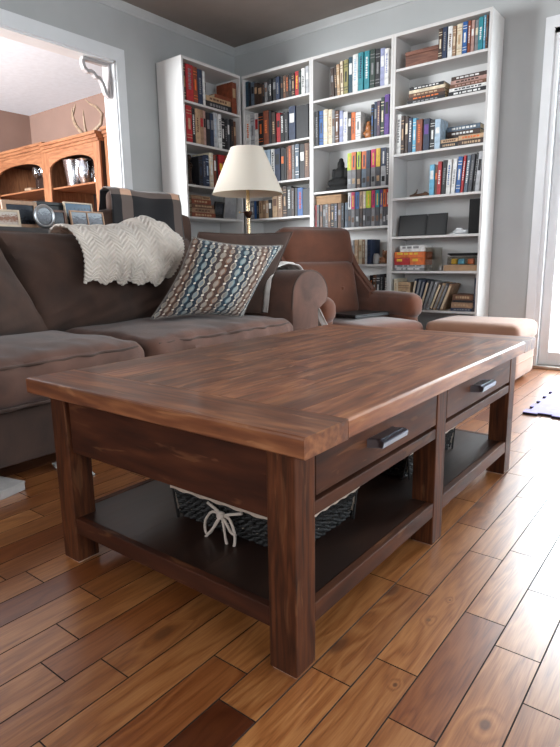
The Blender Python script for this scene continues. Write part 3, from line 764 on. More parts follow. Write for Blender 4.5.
LM = thing('floor_lamp', 'floor lamp with white cone shade standing behind the sofa arm', 'floor lamp', (LX, LY, 0))
MB().lathe([(.14, 0), (.145, .012), (.135, .022), (.04, .034), (.016, .05)], (LX, LY, 0), 40).build('base', m_bronze, LM)
MB().lathe([(.0125, .04), (.0125, 1.30), (.010, 1.31), (.010, 1.50)], (LX, LY, 0), 20).build('pole', m_brass, LM)
MB().lathe([(.006, 1.062), (.010, 1.066), (.026, 1.092), (.031, 1.112), (.026, 1.116), (.012, 1.117)], (LX, LY, 0), 28).build('hub', m_bronze, LM)
MB().tube([(LX, LY, 1.108), (LX-.05, LY-.03, 1.112)], .003, 6).lathe([(.006, -.006), (.007, .006)], (LX-.052, LY-.031, 1.112), 10).build('switch', m_brass, LM)
m_shade = bpy.data.materials.new('linen_shade'); tt = NT(m_shade)
d1 = tt.n('ShaderNodeBsdfDiffuse'); d1.inputs[0].default_value = (*lin((236, 228, 216)), 1)
d2 = tt.n('ShaderNodeBsdfTranslucent'); d2.inputs[0].default_value = (*lin((240, 228, 208)), 1)
nz = tt.n('ShaderNodeTexNoise'); nz.inputs['Scale'].default_value = 180; tcx = tt.n('ShaderNodeTexCoord'); tt.l(tcx.outputs['Object'], nz.inputs['Vector'])
bp = tt.n('ShaderNodeBump'); bp.inputs['Strength'].default_value = .1; tt.l(nz.outputs[0], bp.inputs['Height']); tt.l(bp.outputs[0], d1.inputs['Normal'])
mxs = tt.n('ShaderNodeMixShader'); mxs.inputs[0].default_value = .3; tt.l(d1.outputs[0], mxs.inputs[1]); tt.l(d2.outputs[0], mxs.inputs[2])
ou = tt.n('ShaderNodeOutputMaterial'); tt.l(mxs.outputs[0], ou.inputs[0])
sh = MB().lathe([(.245, 1.232), (.247, 1.234), (.112, 1.537), (.110, 1.537), (.243, 1.234), (.245, 1.232)], (LX, LY, 0), 64, False, False).build('lamp_shade', m_shade, LM, sharp=60)
mb = MB()
for a in range(3): mb.tube([(LX, LY, 1.5), (LX+.109*cos(a*2.094), LY+.109*sin(a*2.094), 1.53)], .002, 5)
mb.build('shade_spider', m_brass, sh)
m_bulb = M_plain('frosted_bulb', (240, 238, 232), .3, .02, 5)
MB().lathe([(.012, 1.31), (.014, 1.335), (.03, 1.375), (.031, 1.395), (.02, 1.42), (.004, 1.428)], (LX, LY, 0), 20).build('bulb', m_bulb, LM)

# ------------------------------------------------------------------ foam play mat by the door
m_lav = M_plain('lavender_foam', (160, 150, 198), .8, .04, 40); m_cyan = M_plain('pale_blue_foam', (130, 190, 212), .8, .04, 40); m_dfoam = M_plain('black_foam', (34, 30, 40), .8)
def foam_tile(x0, y0, L, mat, mat2, label, grp):
    P = []; n = 9; s_ = L/n; d = .022
    def side(ax, ay, bx_, by, nx, ny):
        for i in range(n):
            a = Vector((ax, ay)).lerp(Vector((bx_, by)), i/n); b = Vector((ax, ay)).lerp(Vector((bx_, by)), (i+1)/n)
            nn = Vector((nx, ny))*(d if i % 2 else 0)
            P.append(tuple(a+nn)); P.append(tuple(b+nn))
    side(x0, y0, x0+L, y0, 0, 1); side(x0+L, y0, x0+L, y0+L, -1, 0); side(x0+L, y0+L, x0, y0+L, 0, -1); side(x0, y0+L, x0, y0, 1, 0)
    Q = [P[0]]
    for p in P[1:]:
        if (Vector(p)-Vector(Q[-1])).length > 1e-5: Q.append(p)
    if (Vector(Q[0])-Vector(Q[-1])).length < 1e-5: Q.pop()
    t = thing('foam_tile', label, 'play mat', (x0+L/2, y0+L/2, 0), 0, grp)
    MB().prism(Q, 2, 0, .010).build('backing', m_dfoam, t)
    MB().prism(Q, 2, .010, .013).build('foam_sheet', mat, t)
    c = x0+L*.62, y0+L*.52
    MB().prism([(c[0]+.1*L*1.5*(1+.35*cos(3*a))*cos(a), c[1]+.16*L*(1+.35*cos(3*a))*sin(a)) for a in [2*pi*k/40 for k in range(40)]], 2, .0130, .0142).build('inlay', mat2, t)
foam_tile(-.722, 2.90, .60, m_lav, m_cyan, 'lavender foam puzzle tile with pale blue inlay on the floor at right', 'foam puzzle tiles')

# ------------------------------------------------------------------ bookcases
m_case = M_plain('white_laminate', (214, 212, 210), .4, .02, 4)
m_caseb = M_plain('white_backing', (206, 205, 204), .6, .02, 4)
ZT = 2.326
def bookcase(label, x0, x1, y0, y1, face, shelves, group='white bookcases'):
    # face 'y': open towards -y (front at y0); face 'x': open towards +x (front at x1)
    K = thing('bookcase', label, 'bookcase', ((x0+x1)/2, (y0+y1)/2, 0), 0, group)
    th = .018
    if face == 'y':
        for a in (x0+.0005, x1-th-.0005): MB().box(a, a+th, y0, y1, 0, ZT, .0012).build('side_panel', m_case, K)
        MB().box(x0+th, x1-th, y1-.006, y1, .06, ZT).build('back_panel', m_caseb, K)
        MB().box(x0+th, x1-th, y0, y1-.006, ZT-.022, ZT, .001).build('top_panel', m_case, K)
        MB().box(x0+th, x1-th, y0+.02, y0+.036, 0, .058).build('plinth', m_case, K)
        for z in shelves: MB().box(x0+th, x1-th, y0+.004, y1-.006, z-.0165, z, .001).build('shelf', m_case, K)
    else:
        for a in (y0+.0005, y1-th-.0005): MB().box(x0, x1, a, a+th, 0, ZT, .0012).build('side_panel', m_case, K)
        MB().box(x0, x0+.006, y0+th, y1-th, .06, ZT).build('back_panel', m_caseb, K)
        MB().box(x0+.006, x1, y0+th, y1-th, ZT-.022, ZT, .001).build('top_panel', m_case, K)
        MB().box(x1-.036, x1-.02, y0+th, y1-th, 0, .058).build('plinth', m_case, K)
        for z in shelves: MB().box(x0+.006, x1-.004, y0+th, y1-th, z-.0165, z, .001).build('shelf', m_case, K)
SHZ = {'A1':2.012,'A2':1.707,'A3':1.386,'A4':1.137,'A5':.85,'B1':2.076,'B2':1.745,'B3':1.436,'B4':1.14,'B5':.86,'C1':2.006,'C2':1.667,'C3':1.313,'C4':1.022,'C5':.736,'C6':.43,'D1':2.092,'D2':1.845,'D3':1.52,'D4':1.213,'D5':.936,'D6':.683,'D7':.40}
for key, args in {'A': ('white bookcase against the left wall, its side panel beside the plaid-draped chair', XL+.016, AF, 3.262, 3.94, 'x'),
                  'B': ('white corner bookcase directly behind the lamp shade', AF, -2.726, CF, YB-.016, 'y'),
                  'C': ('white middle bookcase with many colourful books above the rust armchair', -2.726, -2.017, CF, YB-.016, 'y'),
                  'D': ('white right-hand bookcase nearest the glass door', -2.017, -1.331, CF, YB-.016, 'y')}.items():
    zs = [z for k, z in SHZ.items() if k[0] == key]+[.075]+([.3] if key == 'A' else [.28] if key == 'B' else [.2] if key == 'C' else [])
    if key == 'A': zs = [z for k, z in SHZ.items() if k[0] == 'A']+[.58, .32, .075]
    if key == 'B': zs = [z for k, z in SHZ.items() if k[0] == 'B']+[.58, .32, .075]
    bookcase(*args, zs)

# ------------------------------------------------------------------ books
PAL = {'black': (30, 30, 34), 'dark grey': (72, 74, 80), 'grey': (128, 128, 130), 'light grey': (182, 184, 188), 'white': (226, 226, 224), 'cream': (222, 208, 182),
 'tan': (188, 156, 122), 'light brown': (156, 124, 98), 'brown': (108, 74, 54), 'dark brown': (64, 46, 38), 'rust brown': (132, 66, 40), 'orange': (222, 112, 48),
 'red': (178, 38, 44), 'dusty pink': (176, 140, 130), 'navy': (36, 50, 78), 'blue': (40, 92, 156), 'sky blue': (104, 180, 214), 'pale blue': (172, 194, 212), 'blue grey': (92, 108, 124),
 'teal': (44, 136, 148), 'dark teal': (36, 72, 88), 'olive': (150, 142, 88), 'dark green': (44, 62, 54), 'lavender': (156, 162, 196), 'purple': (92, 56, 136), 'plum': (82, 60, 82),
 'lime': (176, 196, 44), 'magenta': (206, 40, 96), 'yellow': (226, 186, 56), '': (90, 90, 90)}
BM = {}
def bookmat(c):
    if c not in BM: BM[c] = M_plain('book_cover_'+(c or 'plain').replace(' ', '_'), PAL[c], .5, .16, 30)
    return BM[c]
m_page = M_plain('book_pages', (206, 188, 160), .9, .08, 120)
ORD = ['first', 'second', 'third', 'fourth', 'fifth', 'sixth', 'seventh', 'eighth', 'ninth', 'tenth', 'eleventh', 'twelfth', 'thirteenth', 'fourteenth', 'fifteenth', 'sixteenth', 'seventeenth', 'eighteenth', 'nineteenth', 'twentieth', 'twenty-first', 'twenty-second']
SHN = ['top', 'second', 'third', 'fourth', 'fifth', 'sixth', 'seventh']
CASEN = {'A': 'left-wall bookcase', 'B': 'corner bookcase', 'C': 'middle bookcase', 'D': 'right-hand bookcase'}
br = random.Random(21)
def book_parts(root, w, h, d, cover, accent, seed):
    # local frame: spine towards -y at y=0, width along x centred, base z=0
    r = random.Random(seed); cm = bookmat(cover)
    tb = min(.003, w*.12)
    mb = MB()
    mb.box(-w/2, w/2, 0, tb, 0, h, min(.0012, tb*.4), 1)
    mb.box(-w/2, -w/2+tb, tb, d, 0, h).box(w/2-tb, w/2, tb, d, 0, h)
    mb.build('cover', cm, root, world=False)
    MB().box(-w/2+tb, w/2-tb, tb, d-.004, .003, h-.004).build('pages', m_page, root, world=False)
    if not accent: return
    if accent[0] == '^':
        MB().box(-w/2+.0004, w/2-.0004, -.0008, 0, h*.52, h-.001).build('spine_band', bookmat(accent[1:]), root, world=False)
        mb = MB(); mb.box(-w*.14, w*.14, -.0013, -.0008, h*.58, h*.9)
        mb.build('spine_title', bookmat(r.choice(['white', 'navy', 'yellow'])), root, world=False)
        mb = MB(); z = h*r.uniform(.1, .2)
        mb.box(-w*.3, w*.3, -.0006, 0, z, z+h*.14)
        mb.build('spine_picture', bookmat(r.choice(['tan', 'brown', 'black', 'light grey'])), root, world=False)
    else:
        mb = MB(); st = r.random()
        if st < .45:    # upright title of letter-like dashes
            z = h*r.uniform(.25, .35); top = h*r.uniform(.7, .9)
            while z < top:
                dz = h*r.uniform(.025, .06)
                mb.box(-w*.2, w*r.uniform(.1, .24), -.0006, 0, z, z+dz); z += dz+h*.018
        elif st < .75:
            mb.box(-w*.34, w*.34, -.0006, 0, h*.52, h*.62+h*r.uniform(.1, .22))
        else:
            for zz in (.12, .2, .78, .86): mb.box(-w*.45, w*.45, -.0006, 0, h*zz, h*zz+h*.02)
            mb.box(-w*.2, w*.2, -.0006, 0, h*.36, h*.66)
        mb.build('spine_label', bookmat(accent), root, world=False)
cnt = {}
BOOKS = [
('A1', 3.3012, 3.3209, 0.2731, 0.191, 'dark brown', 'tan', 0),
('A1', 3.3221, 3.3982, 0.2715, 0.188, 'red', 'grey', 0),
('A1', 3.3994, 3.4445, 0.2682, 0.191, 'rust brown', 'orange', 0),
('A1', 3.4498, 3.5027, 0.2628, 0.182, 'navy', 'grey', 0),
('A1', 3.5096, 3.5351, 0.2615, 0.18, 'white', '', 0),
('A1', 3.8479, 3.9037, 0.2513, 0.179, 'rust brown', 'tan', 0),
('A2', 3.3051, 3.3657, 0.2726, 0.205, 'red', 'tan', 0),
('A2', 3.3697, 3.404, 0.2639, 0.196, 'black', 'white', 0),
('A2', 3.408, 3.4582, 0.2697, 0.199, 'tan', 'brown', 0),
('A2', 3.4594, 3.5005, 0.2691, 0.188, 'light brown', 'red', 0),
('A2', 3.5017, 3.5291, 0.2718, 0.196, 'dusty pink', 'black', 0),
('A2', 3.5332, 3.5725, 0.2616, 0.184, 'black', 'grey', 0),
('A2', 3.5751, 3.6135, 0.2614, 0.182, 'navy', 'grey', 0),
('A2', 3.6162, 3.6657, 0.2776, 0.192, 'light grey', 'pale blue', 0),
('A2', 3.6699, 3.7065, 0.2715, 0.19, 'white', 'grey', 0),
('A2', 3.7123, 3.7479, 0.2496, 0.188, 'black', 'white', 0),
('A2', 3.7522, 3.782, 0.2462, 0.184, 'black', 'grey', 0),
('A2', 3.7863, 3.8133, 0.2548, 0.19, 'dark grey', 'white', 0),
('A2', 3.8161, 3.8514, 0.2577, 0.192, 'black', 'brown', 0),
('A2', 3.8558, 3.8835, 0.2468, 0.172, 'brown', 'tan', 0),
('A3', 3.4192, 3.4633, 0.2255, 0.159, 'black', 'navy', 0),
('A3', 3.4674, 3.5065, 0.241, 0.176, 'navy', 'grey', 0),
('A3', 3.5091, 3.5473, 0.2511, 0.185, 'navy', 'pale blue', 0),
('A3', 3.5514, 3.5946, 0.2746, 0.205, 'cream', 'white', 0),
('A3', 3.5988, 3.6276, 0.264, 0.198, 'rust brown', 'white', 0),
('A3', 3.6318, 3.6518, 0.2608, 0.179, 'black', '', 0),
('A3', 3.6561, 3.7039, 0.2707, 0.197, 'red', 'yellow', 0),
('A3', 3.7082, 3.735, 0.274, 0.201, 'red', 'black', 0),
('A3', 3.7393, 3.7695, 0.2762, 0.199, 'rust brown', 'orange', 0),
('A3', 3.777, 3.8317, 0.2714, 0.189, 'black', 'grey', 0),
('A3', 3.8377, 3.8885, 0.2685, 0.193, 'navy', 'white', 0),
('B1', -3.4289, -3.3944, 0.2077, 0.141, 'dark teal', 'navy', 0),
('B1', -3.3932, -3.3671, 0.1942, 0.148, 'black', 'navy', 0),
('B1', -3.3644, -3.3296, 0.1911, 0.145, 'blue grey', 'black', 0),
('B1', -3.3269, -3.2924, 0.1788, 0.13, 'dark brown', 'tan', 0),
('B1', -3.2897, -3.2409, 0.1621, 0.113, 'dark brown', 'tan', 0),
('B1', -3.2382, -3.2118, 0.1629, 0.125, 'black', 'brown', 0),
('B1', -3.2091, -3.1814, 0.1625, 0.118, 'grey', 'brown', 0),
('B1', -3.1788, -3.1656, 0.1737, 0.133, 'black', 'grey', 0),
('B1', -3.163, -3.1371, 0.1777, 0.135, 'black', 'white', 0),
('B1', -3.1302, -3.0946, 0.1776, 0.128, 'black', 'grey', 0),
('B1', -3.0906, -3.054, 0.1801, 0.128, 'navy', 'grey', 0),
('B1', -3.05, -3.0249, 0.1733, 0.127, 'black', 'brown', 0),
('B1', -3.0209, -2.996, 0.1778, 0.127, 'brown', 'tan', 0),
('B1', -2.9934, -2.9645, 0.1791, 0.122, 'dark brown', 'orange', 0),
('B1', -2.962, -2.9347, 0.1811, 0.127, 'black', 'grey', 0),
('B1', -2.9322, -2.9038, 0.1771, 0.134, 'dark brown', 'tan', 0),
('B1', -2.8986, -2.8638, 0.1857, 0.125, 'red', 'yellow', 0),
('B1', -2.86, -2.8374, 0.1813, 0.121, 'dark green', 'grey', 0),
('B1', -2.8349, -2.8008, 0.1947, 0.143, 'white', 'black', 0),
('B1', -2.797, -2.7658, 0.2049, 0.143, 'light grey', 'white', 0),
('B2', -3.4278, -3.3859, 0.2729, 0.197, 'white', 'orange', 0),
('B2', -3.3816, -3.3401, 0.2689, 0.193, 'light grey', 'grey', 0),
('B2', -3.3359, -3.2934, 0.2691, 0.191, 'white', 'red', 0),
('B2', -3.2892, -3.2383, 0.2642, 0.2, 'black', 'orange', 0),
('B2', -3.2327, -3.1781, 0.2728, 0.19, 'rust brown', 'orange', 0),
('B2', -3.174, -3.1491, 0.2658, 0.19, 'black', '', 0),
('B2', -3.145, -3.1046, 0.2473, 0.172, 'dark brown', 'tan', 0),
('B2', -3.0976, -3.0577, 0.2345, 0.172, 'red', 'black', 0),
('B2', -3.0522, -3.0141, 0.2171, 0.152, 'black', 'white', 0),
('B2', -3.0073, -2.9697, 0.2255, 0.159, 'black', 'grey', 0),
('B2', -2.9616, -2.8958, 0.2617, 0.193, 'navy', 'white', 0),
('B2', -2.8906, -2.7706, 0.2555, 0.18, 'black', '', 0),
('B3', -3.4138, -3.3746, 0.2738, 0.198, 'black', 'grey', 0),
('B3', -3.3703, -3.3255, 0.2714, 0.204, 'dark brown', 'tan', 0),
('B3', -3.3212, -3.2678, 0.2671, 0.184, 'navy', 'grey', 0),
('B3', -3.2636, -3.1681, 0.2683, 0.184, 'pale blue', 'white', 0),
('B3', -3.1596, -3.1214, 0.2676, 0.187, 'white', 'black', 0),
('B3', -3.1173, -3.0594, 0.2632, 0.195, 'navy', 'black', 0),
('B3', -3.0539, -3.0181, 0.2672, 0.195, 'black', 'orange', 0),
('B3', -3.0155, -2.997, 0.2582, 0.181, 'black', '', 0),
('B3', -2.9929, -2.9773, 0.2661, 0.188, 'brown', 'black', 0),
('B3', -2.9733, -2.9383, 0.2697, 0.188, 'rust brown', 'orange', 0),
('B3', -2.9343, -2.9079, 0.2715, 0.195, 'grey', 'brown', 0),
('B3', -2.9026, -2.8641, 0.2739, 0.188, 'blue grey', 'white', 0),
('B3', -2.8602, -2.8114, 0.2677, 0.197, 'black', 'white', 0),
('B3', -2.8062, -2.7648, 0.2684, 0.201, 'brown', 'tan', 0),
('B4', -3.402, -3.3594, 0.1578, 0.123, 'grey', 'white', 0),
('B4', -3.3551, -3.3315, 0.1528, 0.115, 'blue', '', 0),
('B4', -3.3287, -3.3007, 0.1529, 0.119, 'black', 'grey', 0),
('B4', -3.2979, -3.2655, 0.1505, 0.1, 'tan', 'brown', 0),
('B4', -3.2628, -3.2307, 0.1502, 0.106, 'light brown', 'cream', 0),
('B4', -3.228, -3.1976, 0.151, 0.119, 'tan', 'white', 0),
('B4', -3.1949, -3.1589, 0.1517, 0.116, 'black', 'white', 0),
('B4', -3.1532, -3.1015, 0.1889, 0.134, 'tan', 'brown', 0),
('B4', -3.0973, -3.0449, 0.2391, 0.181, 'light brown', 'cream', 0),
('B4', -3.0408, -3.0019, 0.2533, 0.185, 'dark brown', 'tan', 0),
('B4', -2.9978, -2.9509, 0.247, 0.184, 'black', 'white', 0),
('B4', -2.9469, -2.9172, 0.2303, 0.162, 'dark brown', 'grey', 0),
('B4', -2.9146, -2.8894, 0.2299, 0.159, 'black', '', 0),
('B4', -2.8868, -2.8344, 0.2263, 0.162, 'blue', 'red', 0),
('B4', -2.8291, -2.7586, 0.2152, 0.148, 'black', '', 0),
('B5', -3.0913, -3.0632, 0.1819, 0.129, 'black', 'grey', 0),
('B5', -3.0605, -3.034, 0.1828, 0.141, 'dark brown', 'tan', 0),
('B5', -3.0299, -2.995, 0.1812, 0.127, 'black', 'white', 0),
('B5', -2.9909, -2.9592, 0.1795, 0.119, 'black', 'grey', 0),
('B5', -2.9565, -2.935, 0.1815, 0.122, 'red', '', 0),
('B5', -2.931, -2.8983, 0.1745, 0.119, 'black', 'white', 0),
('B5', -2.8943, -2.8564, 0.1706, 0.128, 'dark brown', 'tan', 0),
('B5', -2.8524, -2.815, 0.173, 0.122, 'brown', '', 0),
('B5', -2.811, -2.7807, 0.1713, 0.119, 'black', '', 0),
('C1', -2.5496, -2.5233, 0.2087, 0.142, 'dark brown', 'grey', -3),
('C1', -2.5193, -2.4959, 0.2136, 0.163, 'dark brown', 'tan', -4),
('C1', -2.492, -2.4688, 0.2239, 0.16, 'tan', 'cream', -3),
('C1', -2.4635, -2.4405, 0.2392, 0.166, 'cream', 'brown', -2),
('C1', -2.4366, -2.4018, 0.2429, 0.166, 'olive', 'black', 0),
('C1', -2.3966, -2.3622, 0.2523, 0.173, 'dark teal', 'white', 0),
('C1', -2.3597, -2.3153, 0.262, 0.182, 'white', 'pale blue', 0),
('C1', -2.3115, -2.2703, 0.2644, 0.194, 'teal', 'navy', 0),
('C1', -2.2614, -2.2208, 0.2649, 0.184, 'teal', 'white', 0),
('C1', -2.2183, -2.1782, 0.2677, 0.184, 'dark green', 'grey', 0),
('C1', -2.1745, -2.1362, 0.2613, 0.188, 'black', 'grey', 0),
('C1', -2.1325, -2.0983, 0.2566, 0.18, 'lavender', 'white', 0),
('C1', -2.0959, -2.0644, 0.2469, 0.188, 'white', 'lavender', 0),
('C2', -2.7049, -2.6691, 0.2617, 0.181, 'black', 'grey', 0),
('C2', -2.6679, -2.6283, 0.2601, 0.188, 'blue', 'navy', 0),
('C2', -2.6238, -2.5847, 0.2635, 0.195, 'cream', 'white', 0),
('C2', -2.5802, -2.5449, 0.2567, 0.183, 'cream', 'tan', 0),
('C2', -2.5404, -2.5153, 0.2459, 0.187, 'grey', 'brown', 0),
('C2', -2.5109, -2.4827, 0.2357, 0.169, 'brown', 'white', 0),
('C2', -2.4783, -2.4472, 0.2302, 0.161, 'lavender', 'white', 0),
('C2', -2.4428, -2.4057, 0.2189, 0.156, 'white', 'lavender', 0),
('C2', -2.4013, -2.3741, 0.2054, 0.139, 'black', 'white', 0),
('C2', -2.3698, -2.3365, 0.2024, 0.144, 'orange', 'black', 0),
('C2', -2.3322, -2.287, 0.1955, 0.136, 'white', 'grey', 0),
('C2', -2.2009, -2.1812, 0.2307, 0.174, 'black', 'blue', 0),
('C2', -2.177, -2.1545, 0.2461, 0.184, 'navy', 'grey', 0),
('C2', -2.1503, -2.125, 0.2462, 0.177, 'plum', 'tan', 0),
('C2', -2.1209, -2.0929, 0.2652, 0.182, 'dark green', 'cream', 0),
('C2', -2.0888, -2.0525, 0.2781, 0.195, 'purple', 'black', 0),
('C3', -2.4036, -2.3666, 0.2666, 0.187, 'grey', '^lime', 0),
('C3', -2.3613, -2.3234, 0.268, 0.187, 'grey', '^orange', 0),
('C3', -2.3196, -2.2848, 0.2675, 0.187, 'dark brown', '^lime', 0),
('C3', -2.2783, -2.2373, 0.2653, 0.198, 'blue grey', '^orange', 0),
('C3', -2.2335, -2.1995, 0.2657, 0.184, 'dark grey', '^navy', 0),
('C3', -2.1958, -2.1571, 0.2693, 0.185, 'grey', '^magenta', 0),
('C3', -2.1533, -2.1176, 0.2717, 0.204, 'dark grey', '^yellow', 0),
('C3', -2.1139, -2.0723, 0.2717, 0.197, 'light grey', '^navy', 0),
('C3', -2.0686, -2.0462, 0.2651, 0.201, 'dark grey', 'white', 0),
('C4', -2.7049, -2.6907, 0.192, 0.136, 'red', 'black', 0),
('C4', -2.6895, -2.6638, 0.1948, 0.148, 'dark grey', 'brown', 0),
('C4', -2.6611, -2.6371, 0.1929, 0.142, 'brown', 'black', 0),
('C4', -2.633, -2.6047, 0.1931, 0.145, 'black', 'grey', 0),
('C4', -2.6021, -2.5799, 0.1911, 0.143, 'grey', 'brown', 0),
('C4', -2.5773, -2.5523, 0.1905, 0.137, 'brown', 'tan', 0),
('C4', -2.5482, -2.5207, 0.1919, 0.13, 'black', 'tan', 0),
('C4', -2.518, -2.4893, 0.192, 0.132, 'dark grey', 'lavender', 0),
('C4', -2.4866, -2.4567, 0.192, 0.146, 'brown', 'grey', 0),
('C4', -2.4541, -2.4286, 0.1922, 0.146, 'black', 'blue grey', 0),
('C4', -2.4246, -2.398, 0.1923, 0.147, 'blue grey', 'black', 0),
('C4', -2.394, -2.3649, 0.265, 0.188, 'dark grey', '^white', 0),
('C4', -2.3609, -2.3306, 0.265, 0.194, 'grey', '^magenta', 0),
('C4', -2.3267, -2.2927, 0.265, 0.197, 'dark grey', '^blue', 0),
('C4', -2.2888, -2.2618, 0.265, 0.194, 'dark brown', '^tan', 0),
('C4', -2.2593, -2.2352, 0.265, 0.197, 'dark grey', '^cream', 0),
('C4', -2.2314, -2.1878, 0.265, 0.191, 'dark grey', '^lime', 0),
('C4', -2.184, -2.1539, 0.265, 0.194, 'grey', '^magenta', 0),
('C4', -2.1501, -2.1165, 0.265, 0.195, 'dark grey', '^teal', 0),
('C4', -2.1127, -2.0909, 0.265, 0.186, 'grey', '^purple', 0),
('C4', -2.0872, -2.063, 0.265, 0.199, 'dark grey', '^orange', 0),
('C4', -2.0605, -2.0391, 0.265, 0.2, 'dark grey', '^red', 0),
('C5', -2.365, -2.3368, 0.1864, 0.126, 'light grey', 'grey', 0),
('C5', -2.3327, -2.2975, 0.1902, 0.146, 'tan', 'cream', 0),
('C5', -2.2934, -2.2673, 0.1902, 0.146, 'cream', 'tan', 0),
('C5', -2.2646, -2.2415, 0.1892, 0.14, 'light brown', 'cream', 0),
('C5', -2.2375, -2.2188, 0.1896, 0.127, 'white', '', 0),
('C5', -2.2133, -2.1793, 0.1885, 0.144, 'navy', 'black', 0),
('C6', -2.2587, -2.2194, 0.2148, 0.147, 'light grey', '', 0),
('C6', -2.2153, -2.1965, 0.2174, 0.166, 'white', 'black', 0),
('C6', -2.1924, -2.1623, 0.2212, 0.163, 'black', 'orange', 0),
('C6', -2.1583, -2.137, 0.2249, 0.153, 'brown', 'white', 0),
('C6', -2.1329, -2.1034, 0.2275, 0.157, 'dark grey', 'white', 0),
('C6', -2.0994, -2.0701, 0.23, 0.168, 'black', 'grey', 0),
('C6', -2.0688, -2.0371, 0.2324, 0.169, 'black', 'white', 0),
('D1', -1.6931, -1.6667, 0.1946, 0.145, 'dark brown', 'cream', 0),
('D1', -1.6629, -1.6329, 0.195, 0.149, 'navy', 'grey', 0),
('D1', -1.6278, -1.5968, 0.1933, 0.134, 'white', 'brown', 0),
('D1', -1.5943, -1.5726, 0.1864, 0.124, 'light brown', 'cream', 0),
('D1', -1.5701, -1.5322, 0.1944, 0.148, 'cream', 'tan', 0),
('D1', -1.5272, -1.4973, 0.1961, 0.131, 'blue', 'white', 0),
('D1', -1.4936, -1.475, 0.1959, 0.149, 'rust brown', 'white', 0),
('D1', -1.4714, -1.4517, 0.1926, 0.131, 'dusty pink', 'white', 0),
('D1', -1.4481, -1.4262, 0.191, 0.144, 'grey', 'cream', 0),
('D1', -1.4226, -1.3936, 0.1981, 0.148, 'teal', 'white', 0),
('D1', -1.3912, -1.3793, 0.2044, 0.155, 'sky blue', 'white', 0),
('D1', -1.3757, -1.365, 0.2007, 0.145, 'brown', 'grey', 0),
('D1', -1.3604, -1.3521, 0.206, 0.156, 'blue grey', '', 0),
('D3', -1.9959, -1.957, 0.2742, 0.191, 'white', 'grey', 0),
('D3', -1.9538, -1.9286, 0.2585, 0.19, 'dark brown', 'tan', 0),
('D3', -1.9244, -1.9009, 0.2515, 0.178, 'dark brown', 'cream', 0),
('D3', -1.8968, -1.8676, 0.2368, 0.178, 'navy', 'white', 0),
('D3', -1.8635, -1.8376, 0.2294, 0.171, 'sky blue', 'white', 0),
('D3', -1.8335, -1.7895, 0.2147, 0.154, 'rust brown', 'orange', 0),
('D3', -1.784, -1.7393, 0.2132, 0.154, 'navy', 'purple', 0),
('D3', -1.7339, -1.7008, 0.2003, 0.135, 'black', 'white', 0),
('D3', -1.6968, -1.6573, 0.1965, 0.132, 'pale blue', 'white', 0),
('D4', -1.7236, -1.6899, 0.2077, 0.151, 'sky blue', 'white', 0),
('D4', -1.686, -1.6692, 0.202, 0.145, 'brown', 'orange', 0),
('D4', -1.6666, -1.639, 0.2217, 0.167, 'red', 'white', 1),
('D4', -1.6338, -1.6038, 0.2252, 0.164, 'black', 'grey', 2),
('D4', -1.5999, -1.5715, 0.2264, 0.156, 'white', 'blue', 2),
('D4', -1.5676, -1.5396, 0.2301, 0.163, 'white', 'grey', 3),
('D4', -1.5331, -1.5027, 0.2381, 0.177, 'blue', 'white', 3),
('D4', -1.4976, -1.4819, 0.242, 0.175, 'red', 'white', 4),
('D4', -1.4742, -1.4508, 0.2412, 0.164, 'blue grey', 'white', 4),
('D4', -1.4445, -1.4201, 0.2436, 0.182, 'dark grey', 'grey', 4),
('D4', -1.4138, -1.3988, 0.2492, 0.186, 'black', 'grey', 4),
('D4', -1.3976, -1.37, 0.2566, 0.176, 'light grey', 'black', 4),
]

for bi, (k, u0, u1, H, D, cov, acc, lean) in enumerate(BOOKS):
    i = cnt.get(k, 0); cnt[k] = i+1
    w = u1-u0; z = SHZ[k]+.0005
    size = 'thin' if w < .024 else ('thick' if w > .042 else 'upright')
    nm = acc[1:] if acc.startswith('^') else cov
    two = ' and '+cov if acc.startswith('^') else ''
    lab = f"{size} {nm}{two} book, {ORD[i]} from left on {SHN[int(k[1])-1]} shelf of {CASEN[k[0]]}"
    jit = br.uniform(-.006, .006)
    if k[0] == 'A':
        o = thing('book', lab, 'book', (AF-.02+jit, (u0+u1)/2, z), pi/2, f'books on the {SHN[int(k[1])-1]} shelf of the {CASEN[k[0]]}')
    else:
        o = thing('book', lab, 'book', ((u0+u1)/2, CF+.02+jit, z), 0, f'books on the {SHN[int(k[1])-1]} shelf of the {CASEN[k[0]]}')
    if lean:
        o.rotation_euler = (0, radians(lean), 0); o.location.z += abs(sin(radians(lean)))*w/2
    book_parts(o, w, H, D, cov, acc, bi)
# lying books: spine to the front, stacked
def lying(x0, x1, y, z, th, d, cov, acc, lab, grp, rz=0):
    o = thing('book', lab, 'book', ((x0+x1)/2, y, z), rz, grp)
    w = x1-x0; tb = min(.003, th*.12); cm = bookmat(cov)
    MB().box(-w/2, w/2, 0, tb, 0, th, tb*.3, 1).box(-w/2, w/2, tb, d, 0, tb).box(-w/2, w/2, tb, d, th-tb, th).build('cover', cm, o, world=False)
    MB().box(-w/2+.003, w/2-.002, tb, d-.004, tb, th-tb).build('pages', m_page, o, world=False)
    if acc:
        mb = MB(); x = -w*.35
        while x < w*.3:
            dx = w*br.uniform(.05, .12); mb.box(x, x+dx, -.0006, 0, th*.3, th*.7); x += dx+w*.03
        mb.build('spine_label', bookmat(acc), o, world=False)
    return o
G7 = lambda k: f'lying books on the {SHN[int(k[1])-1]} shelf of the {CASEN[k[0]]}'
YS = CF+.02
